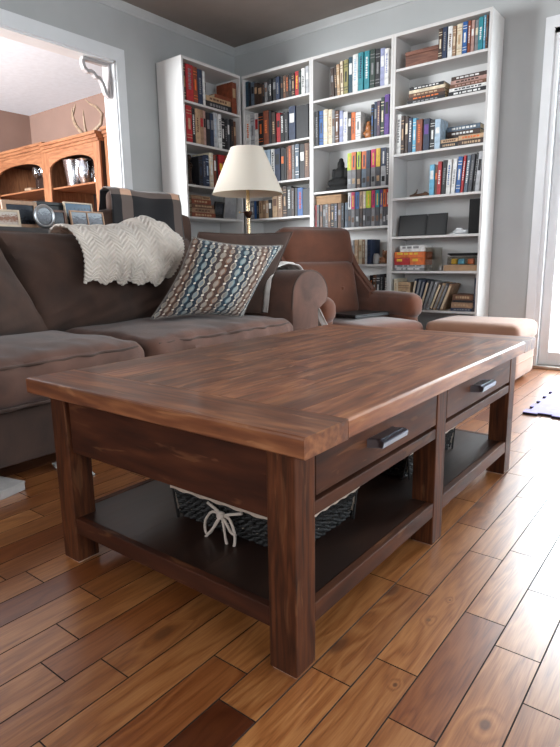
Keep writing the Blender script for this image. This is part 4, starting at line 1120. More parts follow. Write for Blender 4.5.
def lie(k, x0, x1, z0, z1, cov, acc, lab, d=.15, dy=0, rz=0):
    if k[0] == 'A':
        return lying(-(x1-x0)/2, (x1-x0)/2, 0, 0, z1-z0-.0008, d, cov, acc, lab, G7(k), pi/2), (x0+x1)/2, SHZ[k]+z0+.0006
    return lying(x0, x1, YS+dy, SHZ[k]+z0+.0006, z1-z0-.0008, d, cov, acc, lab, G7(k), rz)
def lieA(*a, **k):
    o, y, z = lie(*a, **k); o.location = (AF-.02, y, z); return o
lieA('A1', 3.532, 3.842, 0, .05, 'black', 'grey', 'large black book lying flat at bottom of stack on top shelf of left-wall bookcase')
lieA('A1', 3.535, 3.83, .05, .09, 'tan', 'brown', 'tan book lying on the large black book, top shelf of left-wall bookcase')
lieA('A1', 3.64, 3.84, .09, .118, 'rust brown', '', 'rust book lying uppermost beside the black jar, top shelf of left-wall bookcase')
for i, (a, b, z0, z1, c, ac, lab) in enumerate(((3.323, 3.598, 0, .036, 'rust brown', 'tan', 'old rust leather volume at the very bottom of the lying stack behind the plaid chair'),
    (3.325, 3.59, .036, .071, 'light brown', 'brown', 'worn light-brown volume second from bottom of the stack on left-wall bookcase'),
    (3.328, 3.585, .071, .105, 'brown', 'tan', 'mid-brown volume in the middle of the stack on left-wall bookcase'),
    (3.325, 3.55, .105, .142, 'rust brown', 'tan', 'rust-brown volume carrying two small books in the stack on left-wall bookcase'),
    (3.323, 3.44, .142, .172, 'light brown', 'tan', 'small light-brown book topmost left on the stack of left-wall bookcase'),
    (3.445, 3.54, .142, .170, 'tan', 'brown', 'small tan book topmost right on the stack of left-wall bookcase'))):
    lieA('A4', a, b, z0, z1, c, ac, lab)
# D2 stacks
for a, b, z0, z1, c, ac, lab in ((-1.911, -1.632, 0, .024, 'black', 'grey', 'black book at bottom of left stack, second shelf of right-hand bookcase'),
    (-1.908, -1.634, .024, .046, 'dark brown', 'orange', 'dark brown book with orange title, second from bottom of left stack, right-hand bookcase'),
    (-1.902, -1.64, .046, .07, 'brown', 'tan', 'brown book third from bottom of left stack, second shelf of right-hand bookcase'),
    (-1.900, -1.636, .07, .091, 'cream', '', 'cream book second from top of left stack, second shelf of right-hand bookcase'),
    (-1.898, -1.645, .091, .112, 'black', 'white', 'black book topmost on left stack, second shelf of right-hand bookcase'),
    (-1.612, -1.354, 0, .029, 'black', 'white', 'black book at bottom of right stack, second shelf of right-hand bookcase'),
    (-1.606, -1.355, .029, .05, 'white', 'black', 'white book second from bottom of right stack, second shelf of right-hand bookcase'),
    (-1.602, -1.356, .05, .073, 'brown', 'dusty pink', 'brown book in middle of right stack, second shelf of right-hand bookcase'),
    (-1.597, -1.356, .073, .097, 'dusty pink', 'dark brown', 'dusty pink book second from top of right stack, second shelf of right-hand bookcase'),
    (-1.594, -1.354, .097, .121, 'dark brown', 'white', 'dark brown book topmost on right stack, second shelf of right-hand bookcase')):
    lie('D2', a, b, z0, z1, c, ac, lab, .14)
for a, b, z0, z1, c, ac, lab, dy, d in ((-1.64, -1.412, .0, .045, 'dark brown', 'tan', 'dark brown book at rear bottom of lying pile, third shelf of right-hand bookcase', .085, .11),
    (-1.64, -1.414, .045, .085, 'black', 'grey', 'black book in middle of rear pile, third shelf of right-hand bookcase', .085, .11),
    (-1.642, -1.412, .085, .117, 'dark brown', 'white', 'dark brown book second from top of rear pile, third shelf of right-hand bookcase', .085, .11),
    (-1.645, -1.411, .117, .15, 'blue grey', 'white', 'blue-grey book on top of rear pile, third shelf of right-hand bookcase', .085, .11),
    (-1.655, -1.53, .0, .033, 'black', 'tan', 'small black paperback under the tan one at front, third shelf of right-hand bookcase', 0, .08),
    (-1.652, -1.53, .033, .057, 'tan', 'brown', 'small tan paperback at front of pile, third shelf of right-hand bookcase', 0, .08),
    (-1.526, -1.354, .0, .036, 'dark brown', 'tan', 'dark paperback under the gold one at front right, third shelf of right-hand bookcase', 0, .08),
    (-1.526, -1.354, .036, .066, 'tan', 'orange', 'gold-tan paperback at front right, third shelf of right-hand bookcase', 0, .08)):
    lie('D3', a, b, z0, z1, c, ac, lab, d, dy)
# bottom shelf of the right-hand bookcase
def upright(k, u0, u1, H, D, cov, acc, lab, lean=0, seed=0, dy=0):
    w = u1-u0; o = thing('book', lab, 'book', ((u0+u1)/2, YS+dy, SHZ[k]+.0005), 0, f'books on the {SHN[int(k[1])-1]} shelf of the {CASEN[k[0]]}')
    if lean: o.rotation_euler = (0, radians(lean), 0); o.location.z += abs(sin(radians(lean)))*w/2
    book_parts(o, w, H, D, cov, acc, seed); return o
upright('D7', -1.981, -1.95, .224, .16, 'cream', 'tan', 'cream album at far left of bottom shelf of right-hand bookcase', 0, 301)
upright('D7', -1.948, -1.852, .20, .16, 'tan', 'brown', 'thick tan album beside the cream one on bottom shelf of right-hand bookcase', 0, 302)
DC = ['navy', 'blue grey', 'navy', 'dark grey', 'grey', 'light grey', 'dark brown', 'tan', 'dark grey', 'light brown']
DL = ['leaning navy record sleeve nearest the tan album on bottom shelf of right-hand bookcase', 'leaning blue-grey record sleeve between two navy ones on bottom shelf of right-hand bookcase',
      'second leaning navy record sleeve on bottom shelf of right-hand bookcase', 'first dark grey leaning record sleeve on bottom shelf of right-hand bookcase', 'mid-grey leaning record sleeve on bottom shelf of right-hand bookcase',
      'pale grey leaning record sleeve on bottom shelf of right-hand bookcase', 'dark brown leaning record sleeve on bottom shelf of right-hand bookcase', 'tan leaning record sleeve on bottom shelf of right-hand bookcase',
      'last dark grey leaning record sleeve, next to the orange-brown one, right-hand bookcase', 'orange-brown outermost leaning record sleeve beside the lying pile, right-hand bookcase']
x = -1.838
for i in range(10):
    ln = 9+min(i, 6)*1.9; w = .0205
    o = thing('record_sleeve', DL[i], 'record sleeve', (x, YS, SHZ['D7']+.0008+abs(sin(radians(ln)))*w/2), 0, 'record sleeves on the bottom shelf'); o.rotation_euler = (0, radians(ln), 0)
    MB().box(-w/2, w/2, 0, .17, 0, .225-.003*i, .0015, 1).build('sleeve', bookmat(DC[i]), o, world=False)
    MB().box(-w/2+.003, w/2-.003, -.0006, .0, .01, .21-.003*i).build('open_edge', m_page if i % 3 == 0 else bookmat('grey'), o, world=False)
    x += w/cos(radians(ln))+.0048
x0 = x+.045
for a, z0, z1, c, ac, lab in ((0, 0, .022, 'navy', 'grey', 'navy book at bottom of lying pile, bottom shelf of right-hand bookcase'), (.004, .022, .062, 'light brown', 'tan', 'light-brown book second in lying pile, bottom shelf of right-hand bookcase'),
    (.01, .062, .078, 'black', '', 'thin black book in middle of lying pile, bottom shelf of right-hand bookcase'), (.012, .078, .118, 'brown', 'tan', 'brown book fourth in lying pile, bottom shelf of right-hand bookcase')):
    lie('D7', min(x0+a, -1.50), -1.372, z0, z1, c, ac, lab, .16)
upright('D7', -1.367, -1.353, .234, .15, 'navy', 'grey', 'thin navy book against the right side panel, bottom shelf of right-hand bookcase', 0, 320)
upright('C2', -2.272, -2.2, .183, .08, 'dark grey', '', 'dark grey book set back behind the copper figurine, second shelf of middle bookcase', 0, 330, .12)

# figurines: blobs fused into one surface
def blob(name, parts, mat, label, cat, at, vox=.005):
    mb = MB()
    for p in parts:
        if p[0] == 'e':
            _, c, h = p; mb.rbox(c, h, min(h)*.98, n=5)
        elif p[0] == 't': mb.tube(p[1], p[2], 8)
        else: mb.box(*p[1])
    o = mb.build(name, mat, sharp=180)
    rm = o.modifiers.new('fuse', 'REMESH'); rm.mode = 'VOXEL'; rm.voxel_size = vox; rm.use_smooth_shade = True
    o.location = at; tag(o, label, cat); return o
m_blk = M_plain('black_stone', (12, 12, 13), .8, .2, 30); m_brz = M_plain('bronze_patina', (66, 50, 42), .4, .25, 30, Metallic=.6)
m_cop = M_plain('copper_glaze', (176, 110, 62), .4, .2, 30); m_wlamp = M_plain('driftwood', (92, 64, 46), .7, .25, 30); m_bear = M_fabric('brown_plush', (150, 106, 76), .2, 40)
blob('seated_statue', [('b', (-.098, .098, -.06, .06, 0, .03)), ('e', (0, 0, .06), (.09, .062, .042)), ('e', (-.055, -.02, .062), (.042, .045, .03)), ('e', (.055, -.02, .062), (.042, .045, .03)),
    ('e', (0, .005, .12), (.052, .04, .065)), ('e', (-.058, 0, .12), (.02, .024, .055)), ('e', (.058, 0, .12), (.02, .024, .055)), ('t', [(-.06, -.01, .09), (-.02, -.045, .085), (.02, -.045, .085), (.06, -.01, .09)], .014),
    ('e', (0, .003, .20), (.028, .03, .034)), ('e', (0, .005, .235), (.018, .018, .018)), ('t', [(0, 0, .16), (0, 0, .19)], .018)], m_blk,
    'black seated statue beside the bright-topped books on middle bookcase', 'statue', (-2.507, YS+.075, SHZ['C3']+.001))
blob('standing_figurine', [('b', (-.04, .04, -.035, .035, 0, .014)), ('t', [(0, 0, .01), (.004, -.006, .07), (-.004, 0, .11)], [.026, .02, .024]), ('e', (0, 0, .145), (.026, .018, .035)), ('t', [(.02, 0, .165), (.042, -.01, .14), (.03, -.03, .15), (.01, -.035, .18)], [.012, .010, .009, .008]),
    ('t', [(-.02, 0, .165), (-.036, -.006, .13), (-.026, -.02, .10)], [.012, .010, .008]), ('t', [(0, 0, .17), (.004, 0, .2)], .01), ('e', (.006, -.002, .216), (.02, .02, .024))], m_brz,
    'dark bronze standing figurine on third shelf of left-wall bookcase', 'figurine', (AF-.07, 3.362, SHZ['A3']+.001), .0045)
blob('copper_figurine', [('e', (0, 0, .035), (.036, .03, .034)), ('e', (0, -.004, .078), (.026, .024, .028)), ('e', (0, -.006, .108), (.018, .018, .02)), ('t', [(-.03, 0, .06), (-.036, -.02, .035)], .010), ('t', [(.03, 0, .06), (.036, -.02, .035)], .010)], m_cop,
    'small copper-coloured figurine between white and navy books on middle bookcase', 'figurine', (-2.236, YS+.04, SHZ['C2']+.001), .004)
blob('plush_bear', [('e', (0, 0, .03), (.034, .03, .03)), ('e', (0, -.004, .072), (.026, .024, .024)), ('e', (-.02, 0, .094), (.009, .007, .009)), ('e', (.02, 0, .094), (.009, .007, .009)), ('e', (0, -.026, .066), (.011, .010, .009)), ('t', [(-.03, 0, .045), (-.04, -.024, .03)], .010), ('t', [(.03, 0, .045), (.04, -.024, .03)], .010), ('t', [(-.018, -.01, .012), (-.024, -.045, .012)], .011), ('t', [(.018, -.01, .012), (.024, -.045, .012)], .011)], m_bear,
    'small brown lumpy toy bear on fifth shelf of middle bookcase', 'toy', (-2.085, YS+.055, SHZ['C5']+.005), .004)
m_greyc = M_plain('grey_ceramic', (150, 148, 146), .6, .08, 20)
p = MB().lathe([(.02, 0), (.026, .012), (.028, .035), (.026, .06), (.02, .074), (.017, .08), (.014, .08), (.014, .03)], (-2.152, YS+.03, SHZ['C5']+.0005), 24).build('ceramic_jar', m_greyc)
tag(recentre(p), 'small rounded grey jar beside the toy bear on middle bookcase', 'jar')
p = MB().prism([(-2.592, 0), (-2.50, 0), (-2.515, .03), (-2.535, .056), (-2.552, .032), (-2.575, .016)], 1, 0, .05, .004).build('wooden_ornament', m_wlamp)
p.data.transform(Matrix.Translation((0, YS+.012, SHZ['C1']+.0008))); tag(recentre(p), 'small brown peaked wooden ornament at left end of top shelf, middle bookcase', 'ornament')
mb = MB(); zb = SHZ['D4']
mb.tube([(-1.88, YS+.02, zb+.010), (-1.85, YS+.015, zb+.012), (-1.83, YS+.02, zb+.03), (-1.822, YS+.018, zb+.052)], [.006, .010, .006, .003], 8)
mb.tube([(-1.85, YS+.015, zb+.012), (-1.80, YS+.02, zb+.013), (-1.76, YS+.02, zb+.015), (-1.732, YS+.02, zb+.012)], [.009, .010, .012, .007], 8)
mb.tube([(-1.78, YS+.02, zb+.014), (-1.765, YS+.02, zb+.028), (-1.745, YS+.02, zb+.026)], [.007, .006, .003], 8)
tag(recentre(mb.build('driftwood_piece', m_wlamp)), 'small dark driftwood piece lying left of the books on fourth shelf, right-hand bookcase', 'driftwood')
m_mahog = M_wood('red_brown_box_wood', (84, 48, 36), (120, 76, 60), (146, 98, 78), 0, .5, 8, 4)
t = thing('wooden_box', 'red-brown wooden box at left of the top shelf of right-hand bookcase', 'box', (-1.819, YS+.06, SHZ['D1']))
MB().box(-1.943, -1.695, YS+.02, YS+.14, SHZ['D1']+.0005, SHZ['D1']+.082, .003).build('box_body', m_mahog, t)
MB().box(-1.945, -1.693, YS+.018, YS+.142, SHZ['D1']+.083, SHZ['D1']+.108, .003).build('lid', m_mahog, t)
m_card = M_plain('tan_cardboard', (176, 142, 110), .85, .06, 25)
t = thing('cardboard_box', 'flat tan cardboard box lying across the short books on middle bookcase', 'box', (-2.59, YS+.06, SHZ['C4']+.196))
MB().box(-2.705, -2.46, YS+.006, YS+.15, SHZ['C4']+.1945, SHZ['C4']+.245, .002).build('box_body', m_card, t)
MB().box(-2.707, -2.458, YS+.004, YS+.152, SHZ['C4']+.2455, SHZ['C4']+.262, .002).build('lid', m_card, t)
p = MB().lathe([(.03, 0), (.033, .004), (.033, .085), (.03, .09), (.032, .093), (.032, .108), (.01, .11)], (AF-.10, 3.575, SHZ['A1']+.0912), 24).build('black_jar', m_lap)
tag(recentre(p), 'small black jar standing on lying books, top shelf of left-wall bookcase', 'jar')
# framed panels on the left-wall bookcase
def picture(y0, y1, h, x, z, lean, frame, img, label, name='picture_frame', cat='picture frame', grp=None, fr=.010, face='x', split=0, rz=0):
    t = thing(name, label, cat, (x, (y0+y1)/2, z), rz, grp); t.rotation_euler = (0, radians(-lean), rz)
    w = y1-y0
    mb = MB()
    for a, b, c, d in ((-w/2, -w/2+fr, 0, h), (w/2-fr, w/2, 0, h), (-w/2+fr, w/2-fr, 0, fr), (-w/2+fr, w/2-fr, h-fr, h)): mb.box(-.007, .007, a, b, c, d, .0015)
    if split: mb.box(-.007, .007, -fr/2, fr/2, fr, h-fr, .0015)
    mb.build('frame', frame, t, world=False)
    MB().box(-.006, -.003, -w/2+fr, w/2-fr, fr, h-fr).build('backing', m_lap, t, world=False)
    MB().box(-.003, .001, -w/2+fr, w/2-fr, fr, h-fr).build('picture', img, t, world=False)
    return t
def M_photo(name, sky, mid, low, scale=9):
    m = bpy.data.materials.new(name); t_ = NT(m); tc = t_.n('ShaderNodeTexCoord'); sp = t_.n('ShaderNodeSeparateXYZ'); t_.l(tc.outputs['Generated'], sp.inputs[0])
    n = t_.n('ShaderNodeTexNoise'); n.inputs['Scale'].default_value = scale; n.inputs['Detail'].default_value = 3; t_.l(tc.outputs['Generated'], n.inputs['Vector'])
    f = t_.math('ADD', sp.outputs[2], t_.math('MULTIPLY', t_.math('SUBTRACT', n.outputs[0], .5), .9))
    t_.out(t_.ramp(f, [(.15, low), (.42, mid), (.62, mid), (.8, sky)]), .25); return m
ph_dark = M_photo('photo_dark', (40, 46, 58), (60, 66, 74), (30, 28, 30)); ph_land = M_photo('photo_landscape', (206, 196, 186), (150, 110, 92), (196, 180, 168)); ph_blue = M_photo('photo_blue', (84, 108, 130), (70, 76, 86), (44, 46, 54))
ph_wed = M_photo('photo_pale', (150, 158, 166), (96, 100, 110), (52, 52, 58)); ph_grey = M_photo('photo_grey', (170, 172, 174), (160, 160, 162), (140, 140, 144), 4)
m_blkf = M_plain('black_frame', (24, 24, 26), .4); m_silver = M_metal('silver', (196, 198, 202), .3); m_tanf = M_plain('tan_frame', (178, 140, 112), .5, .1, 30); m_crmf = M_plain('cream_frame', (214, 194, 170), .5, .05, 30); m_brnf = M_plain('brown_frame', (104, 68, 50), .45, .15, 30)
picture(3.60, 3.715, .138, AF-.05, SHZ['A4']+.003, -12, m_blkf, ph_dark, 'small black-framed picture beside the stacked old volumes, left-wall bookcase', fr=.012)
picture(3.735, 3.90, .205, AF-.06, SHZ['A4']+.003, -6, m_greyc, ph_grey, 'pale grey framed picture on fourth shelf of left-wall bookcase, beside lamp pole', fr=.012)

# fifth and sixth shelves of the right-hand bookcase
zb = SHZ['D5']
t = thing('folding_panel', 'black two-leaf folding photo frame leaning on fifth shelf of right-hand bookcase', 'photo frame', (-1.785, YS+.03, zb), 0)
for a, b in ((-1.972, -1.752), (-1.746, -1.597)):
    o = MB().box(a, b, YS+.02, YS+.032, zb+.001, zb+.157, .0025, rot=Matrix.Rotation(radians(-10), 3, 'X'), piv=((a+b)/2, YS+.02, zb+.001)).build('leaf', m_lap, t)
    MB().box(a+.012, b-.012, YS+.0185, YS+.020, zb+.014, zb+.144, rot=Matrix.Rotation(radians(-10), 3, 'X'), piv=((a+b)/2, YS+.02, zb+.001)).build('dark_window', m_blkf, o)
MB().box(-1.7515, -1.7465, YS+.022, YS+.03, zb+.012, zb+.146, rot=Matrix.Rotation(radians(-10), 3, 'X'), piv=(-1.749, YS+.02, zb+.001)).build('hinge', m_lap, t)
t = thing('speaker', 'tall black box speaker at right end of fifth shelf, right-hand bookcase', 'speaker', (-1.395, YS+.07, zb))
MB().box(-1.437, -1.353, YS+.02, YS+.15, zb+.001, zb+.234, .004).build('cabinet', m_lap, t)
MB().box(-1.433, -1.357, YS+.014, YS+.0195, zb+.008, zb+.228, .002).build('grille', m_blk, t)
mb = MB(); P = []
for i in range(70):
    a = i*.42; P.append((-1.50+(.046+.012*sin(i*.9))*cos(a), YS+.055+.03*sin(a), zb+.005+.0004*i+.004*sin(i*1.3)**2))
mb.tube(P, .0032, 6); mb.tube([P[0], (-1.57, YS+.03, zb+.005), (-1.59, YS+.06, zb+.005)], .0032, 6)
mb.box(-1.53, -1.49, YS+.03, YS+.06, zb+.032, zb+.046, .004)
m_wpl = M_plain('white_plastic', (226, 228, 230), .4, .03, 10)
tag(recentre(mb.build('coiled_cable', m_wpl)), 'white coiled cable with plug beside the black speaker on right-hand bookcase', 'cable')
zb = SHZ['D6']
def gbox(x0, x1, z0, z1, c, acc, label, name='game_box', cat='game box', d=.15):
    t = thing(name, label, cat, ((x0+x1)/2, YS+.08, zb+z0), 0, 'stacked boxes on the sixth shelf' if cat == 'game box' else None)
    z0 += .0006
    MB().box(x0, x1, YS+.004, YS+d, zb+z0, zb+z0+(z1-z0)*.45, .0012).build('tray', bookmat(c), t)
    MB().box(x0-.001, x1+.001, YS+.003, YS+d+.001, zb+z0+(z1-z0)*.45, zb+z1-.0004, .0012).build('lid', bookmat(c), t)
    if acc:
        mb = MB(); x = x0+.02
        while x < x1-.05:
            dx = br.uniform(.02, .05); mb.box(x, x+dx, YS+.0022, YS+.003, zb+z0+(z1-z0)*.52, zb+z0+(z1-z0)*.88); x += dx+.012
        mb.build('printed_side', bookmat(acc), t)
gbox(-1.984, -1.745, 0, .022, 'grey', 'white', 'grey flat box at bottom of boxed-game stack, sixth shelf of right-hand bookcase')
gbox(-1.982, -1.745, .022, .044, 'light grey', 'dark grey', 'pale grey flat box second in boxed-game stack, right-hand bookcase')
gbox(-1.984, -1.86, .044, .096, 'red', 'yellow', 'small red game box at left of stack, sixth shelf of right-hand bookcase')
gbox(-1.857, -1.745, .044, .096, 'orange', 'yellow', 'small orange game box beside the red one on right-hand bookcase')
gbox(-1.983, -1.745, .096, .140, 'orange', 'yellow', 'wide orange game box lying over the red one on right-hand bookcase')
gbox(-1.94, -1.745, .141, .185, 'white', 'grey', 'white box topmost on the stacked games, sixth shelf of right-hand bookcase')
m_clear = M_glass('clear_plastic', (244, 243, 240), .06)
def tub(x0, x1, z0, z1, label, fill=None):
    t = thing('plastic_tub', label, 'tub', ((x0+x1)/2, YS+.08, zb+z0)); z0 += .0006
    mb = MB(); a, b = YS+.012, YS+.15; s_ = .003
    mb.box(x0, x0+s_, a, b, zb+z0, zb+z1).box(x1-s_, x1, a, b, zb+z0, zb+z1).box(x0+s_, x1-s_, a, a+s_, zb+z0, zb+z1).box(x0+s_, x1-s_, b-s_, b, zb+z0, zb+z1).box(x0+s_, x1-s_, a+s_, b-s_, zb+z0, zb+z0+s_)
    mb.build('tub_wall', m_clear, t)
    MB().box(x0-.003, x1+.003, a-.003, b+.003, zb+z1, zb+z1+.006, .001).build('lid', m_clear, t)
tub(-1.74, -1.668, 0, .165, 'clear plastic tub standing right of the stacked games on right-hand bookcase')
t = thing('small_cup', 'small grey cup between the two tubs on sixth shelf of right-hand bookcase', 'cup', (-1.632, YS+.04, zb))
MB().lathe([(.012, .0005), (.015, .004), (.016, .036), (.0145, .036), (.0135, .006)], (-1.632, YS+.04, zb), 20).build('cup_wall', m_greyc, t)
t = thing('cardboard_box', 'flat tan box under the clear tub at right of sixth shelf, right-hand bookcase', 'box', (-1.475, YS+.08, zb))
MB().box(-1.597, -1.352, YS+.006, YS+.16, zb+.0005, zb+.03, .002).build('box_body', m_card, t); MB().box(-1.598, -1.351, YS+.005, YS+.161, zb+.0305, zb+.041, .002).build('lid', m_card, t)
tub(-1.575, -1.36, .042, .098, 'shallow clear tub of bright toys under the black tray on right-hand bookcase')
mb0 = random.Random(3)
for i, (c, nm) in enumerate((('orange', 'orange toy block at right inside the shallow clear tub, right-hand bookcase'), ('yellow', 'yellow toy block at left inside the shallow clear tub, right-hand bookcase'), ('sky blue', 'pale blue toy block in middle of the shallow clear tub, right-hand bookcase'))):
    xx = (-1.43, -1.55, -1.50)[i]
    o = MB().box(xx, xx+.042, YS+.02, YS+.06, zb+.0468, zb+.085, .005).build('toy_block', bookmat(c)); tag(recentre(o), nm, 'toy block', 'toy blocks in the clear tub')
    
t = thing('tray', 'black oval-ended tray lying on top of the shallow tub, right-hand bookcase', 'tray', (-1.46, YS+.08, zb+.1055))
MB().prism([(-1.575, YS+.05), (-1.55, YS+.01), (-1.39, YS+.005), (-1.365, YS+.03), (-1.365, YS+.13), (-1.39, YS+.155), (-1.55, YS+.15), (-1.575, YS+.11)], 2, zb+.1055, zb+.112, .002).build('tray_base', m_lap, t)
MB().tube([(-1.583, YS+.05, zb+.118), (-1.555, YS+.004, zb+.118), (-1.388, YS-.0, zb+.118), (-1.360, YS+.03, zb+.118), (-1.360, YS+.13, zb+.118), (-1.386, YS+.158, zb+.118), (-1.555, YS+.154, zb+.118), (-1.583, YS+.11, zb+.118)], .006, 8, closed=True).build('tray_rim', m_lap, t)

# ------------------------------------------------------------------ console table with framed photos, behind the sofa
m_dkw = M_wood('dark_console_wood', (30, 20, 16), (46, 30, 24), (62, 42, 32), 1, .4, 8, 3)
CT = thing('console_table', 'dark narrow console table behind the sofa carrying framed photographs', 'console table', (-3.10, 1.6, 0))
cx0, cx1, cy0, cy1, cz = -3.25, -2.965, 1.05, 2.17, .968
MB().box(cx0, cx1, cy0, cy1, cz-.03, cz, .003).build('top', m_dkw, CT)
for x in (cx0+.015, cx1-.055):
    for y in (cy0+.02, cy1-.06): MB().box(x, x+.04, y, y+.04, 0, cz-.03, .002).build('leg', m_dkw, CT)
MB().box(cx0+.02, cx1-.02, cy0+.03, cy1-.03, cz-.10, cz-.031, .002).build('apron', m_dkw, CT)
GP = 'framed photographs on the console'
picture(1.485, 1.625, .09, -3.02, cz+.002, 10, m_crmf, ph_land, 'cream-framed landscape photograph at far left on the console behind the sofa', grp=GP, fr=.011, rz=radians(-8))
picture(1.575, 1.775, .148, -3.09, cz+.002, 6, m_tanf, ph_dark, 'dark photograph with wide tan top rail, behind the cream-framed one', grp=GP, fr=.022)
t = thing('oval_frame', 'silver oval framed picture standing on the console behind the sofa', 'picture frame', (-3.02, 1.765, cz), 0, GP)
ov = [(1.765+.062*cos(2*pi*k/40), cz+.066+.063*sin(2*pi*k/40)) for k in range(40)]
ov2 = [(1.765+.044*cos(2*pi*k/40), cz+.066+.045*sin(2*pi*k/40)) for k in range(40)]
MB().tube([(-3.015, y, z) for y, z in [(1.765+.054*cos(2*pi*k/40), cz+.066+.055*sin(2*pi*k/40)) for k in range(40)]], .010, 8, closed=True).build('oval_rim', m_silver, t)
MB().prism(ov2, 0, -3.02, -3.012).build('picture', ph_wed, t)
MB().box(-3.06, -3.02, 1.75, 1.78, cz+.0005, cz+.008).build('stand', m_silver, t)
picture(1.82, 1.915, .105, -3.035, cz+.002, 8, m_brnf, ph_dark, 'small brown-framed dark photograph right of the silver oval', grp=GP, fr=.012)
picture(1.955, 2.145, .165, -3.10, cz+.002, 8, m_crmf, ph_blue, 'pale-framed bluish portrait photograph standing behind the double frame', grp=GP, fr=.008)
picture(1.93, 2.155, .108, -3.01, cz+.002, 10, m_tanf, ph_wed, 'tan double frame with two small photographs at right end of the console', grp=GP, fr=.008, split=1)
t = thing('storage_box', 'black box standing behind the framed photographs on the console', 'box', (-3.19, 1.97, cz))
MB().box(-3.24, -3.14, 1.80, 2.165, cz+.0005, cz+.14, .003).build('box_body', m_lap, t); MB().box(-3.243, -3.137, 1.797, 2.167, cz+.1405, cz+.16, .003).build('lid', m_lap, t)

# ------------------------------------------------------------------ high-backed chair with plaid throw behind the sofa
HC = thing('high_back_chair', 'brown high-backed chair behind the sofa, its back draped in plaid', 'chair', (-3.3, 2.56, 0))
MB().rbox((-3.13, 2.57, .74), (.07, .38, .37), .06, (.0, 0, 0), n=10).build('backrest', m_sofad, HC)
MB().rbox((-3.115, 2.53, 1.115), (.05, .268, .115), .05, n=10).build('headrest', m_sofad, HC)
MB().rbox((-3.40, 2.56, .38), (.23, .33, .08), .05, (0, 0, .02), n=8).build('seat', m_sofad, HC)
for y in (2.24, 2.88): MB().rbox((-3.40, y, .45), (.21, .045, .16), .04, n=8).build('armrest', m_sofad, HC)
for x in (-3.58, -3.14):
    for y in (2.27, 2.85): MB().box(x-.02, x+.02, y-.02, y+.02, 0, .31, .003).build('leg', m_foot, HC)
def M_plaid():
    m = bpy.data.materials.new('plaid_wool'); t_ = NT(m); uv = t_.n('ShaderNodeUVMap'); uv.uv_map = 'UVMap'; sp = t_.n('ShaderNodeSeparateXYZ'); t_.l(uv.outputs[0], sp.inputs[0])
    u, v = sp.outputs[0], sp.outputs[1]
    def band(x, a, b): return t_.math('MULTIPLY', t_.math('GREATER_THAN', x, a), t_.math('LESS_THAN', x, b))
    s1 = t_.math('MAXIMUM', t_.math('MAXIMUM', band(u, .13, .27), band(u, .86, .985)), 0.0)
    s2 = t_.math('MAXIMUM', band(v, .34, .55), band(v, .86, .93))
    c = t_.mix(t_.math('MAXIMUM', s1, s2), (20, 18, 22), (100, 86, 80)); c = t_.mix(t_.math('MULTIPLY', s1, s2), c, (206, 164, 138))
    n = t_.n('ShaderNodeTexNoise'); n.inputs['Scale'].default_value = 260; tc = t_.n('ShaderNodeTexCoord'); t_.l(tc.outputs['Object'], n.inputs['Vector'])
    t_.out(c, .95, n.outputs[0], .3, .004, Sheen_Weight=.3); return m
def plaid(u, v):
    P = [(-3.225, .80), (-3.215, 1.0), (-3.18, 1.15), (-3.165, 1.225), (-3.115, 1.245), (-3.065, 1.23), (-3.048, 1.16), (-3.045, 1.05), (-3.04, .92), (-3.04, .80), (-3.042, .70)]
    f = v*(len(P)-1); i = min(len(P)-2, int(f)); w = f-i
    fl = .04*max(0, v-.5)
    return Vector((P[i][0]*(1-w)+P[i+1][0]*w+(.004*sin(u*14+v*5))*(1 if v > .5 else -1)+.012*max(0, v-.55), 2.245+u*(.575+fl)-.003*sin(v*20), P[i][1]*(1-w)+P[i+1][1]*w+.004*sin(u*9)))
k = MB(); k.grid(plaid, 40, 60, True)
B = recentre(k.build('plaid_throw', M_plaid(), sharp=80)); tag(B, 'dark plaid throw with tan stripes draped over the high-backed chair', 'blanket')
sm = B.modifiers.new('thick', 'SOLIDIFY'); sm.thickness = .005; sm.offset = 1

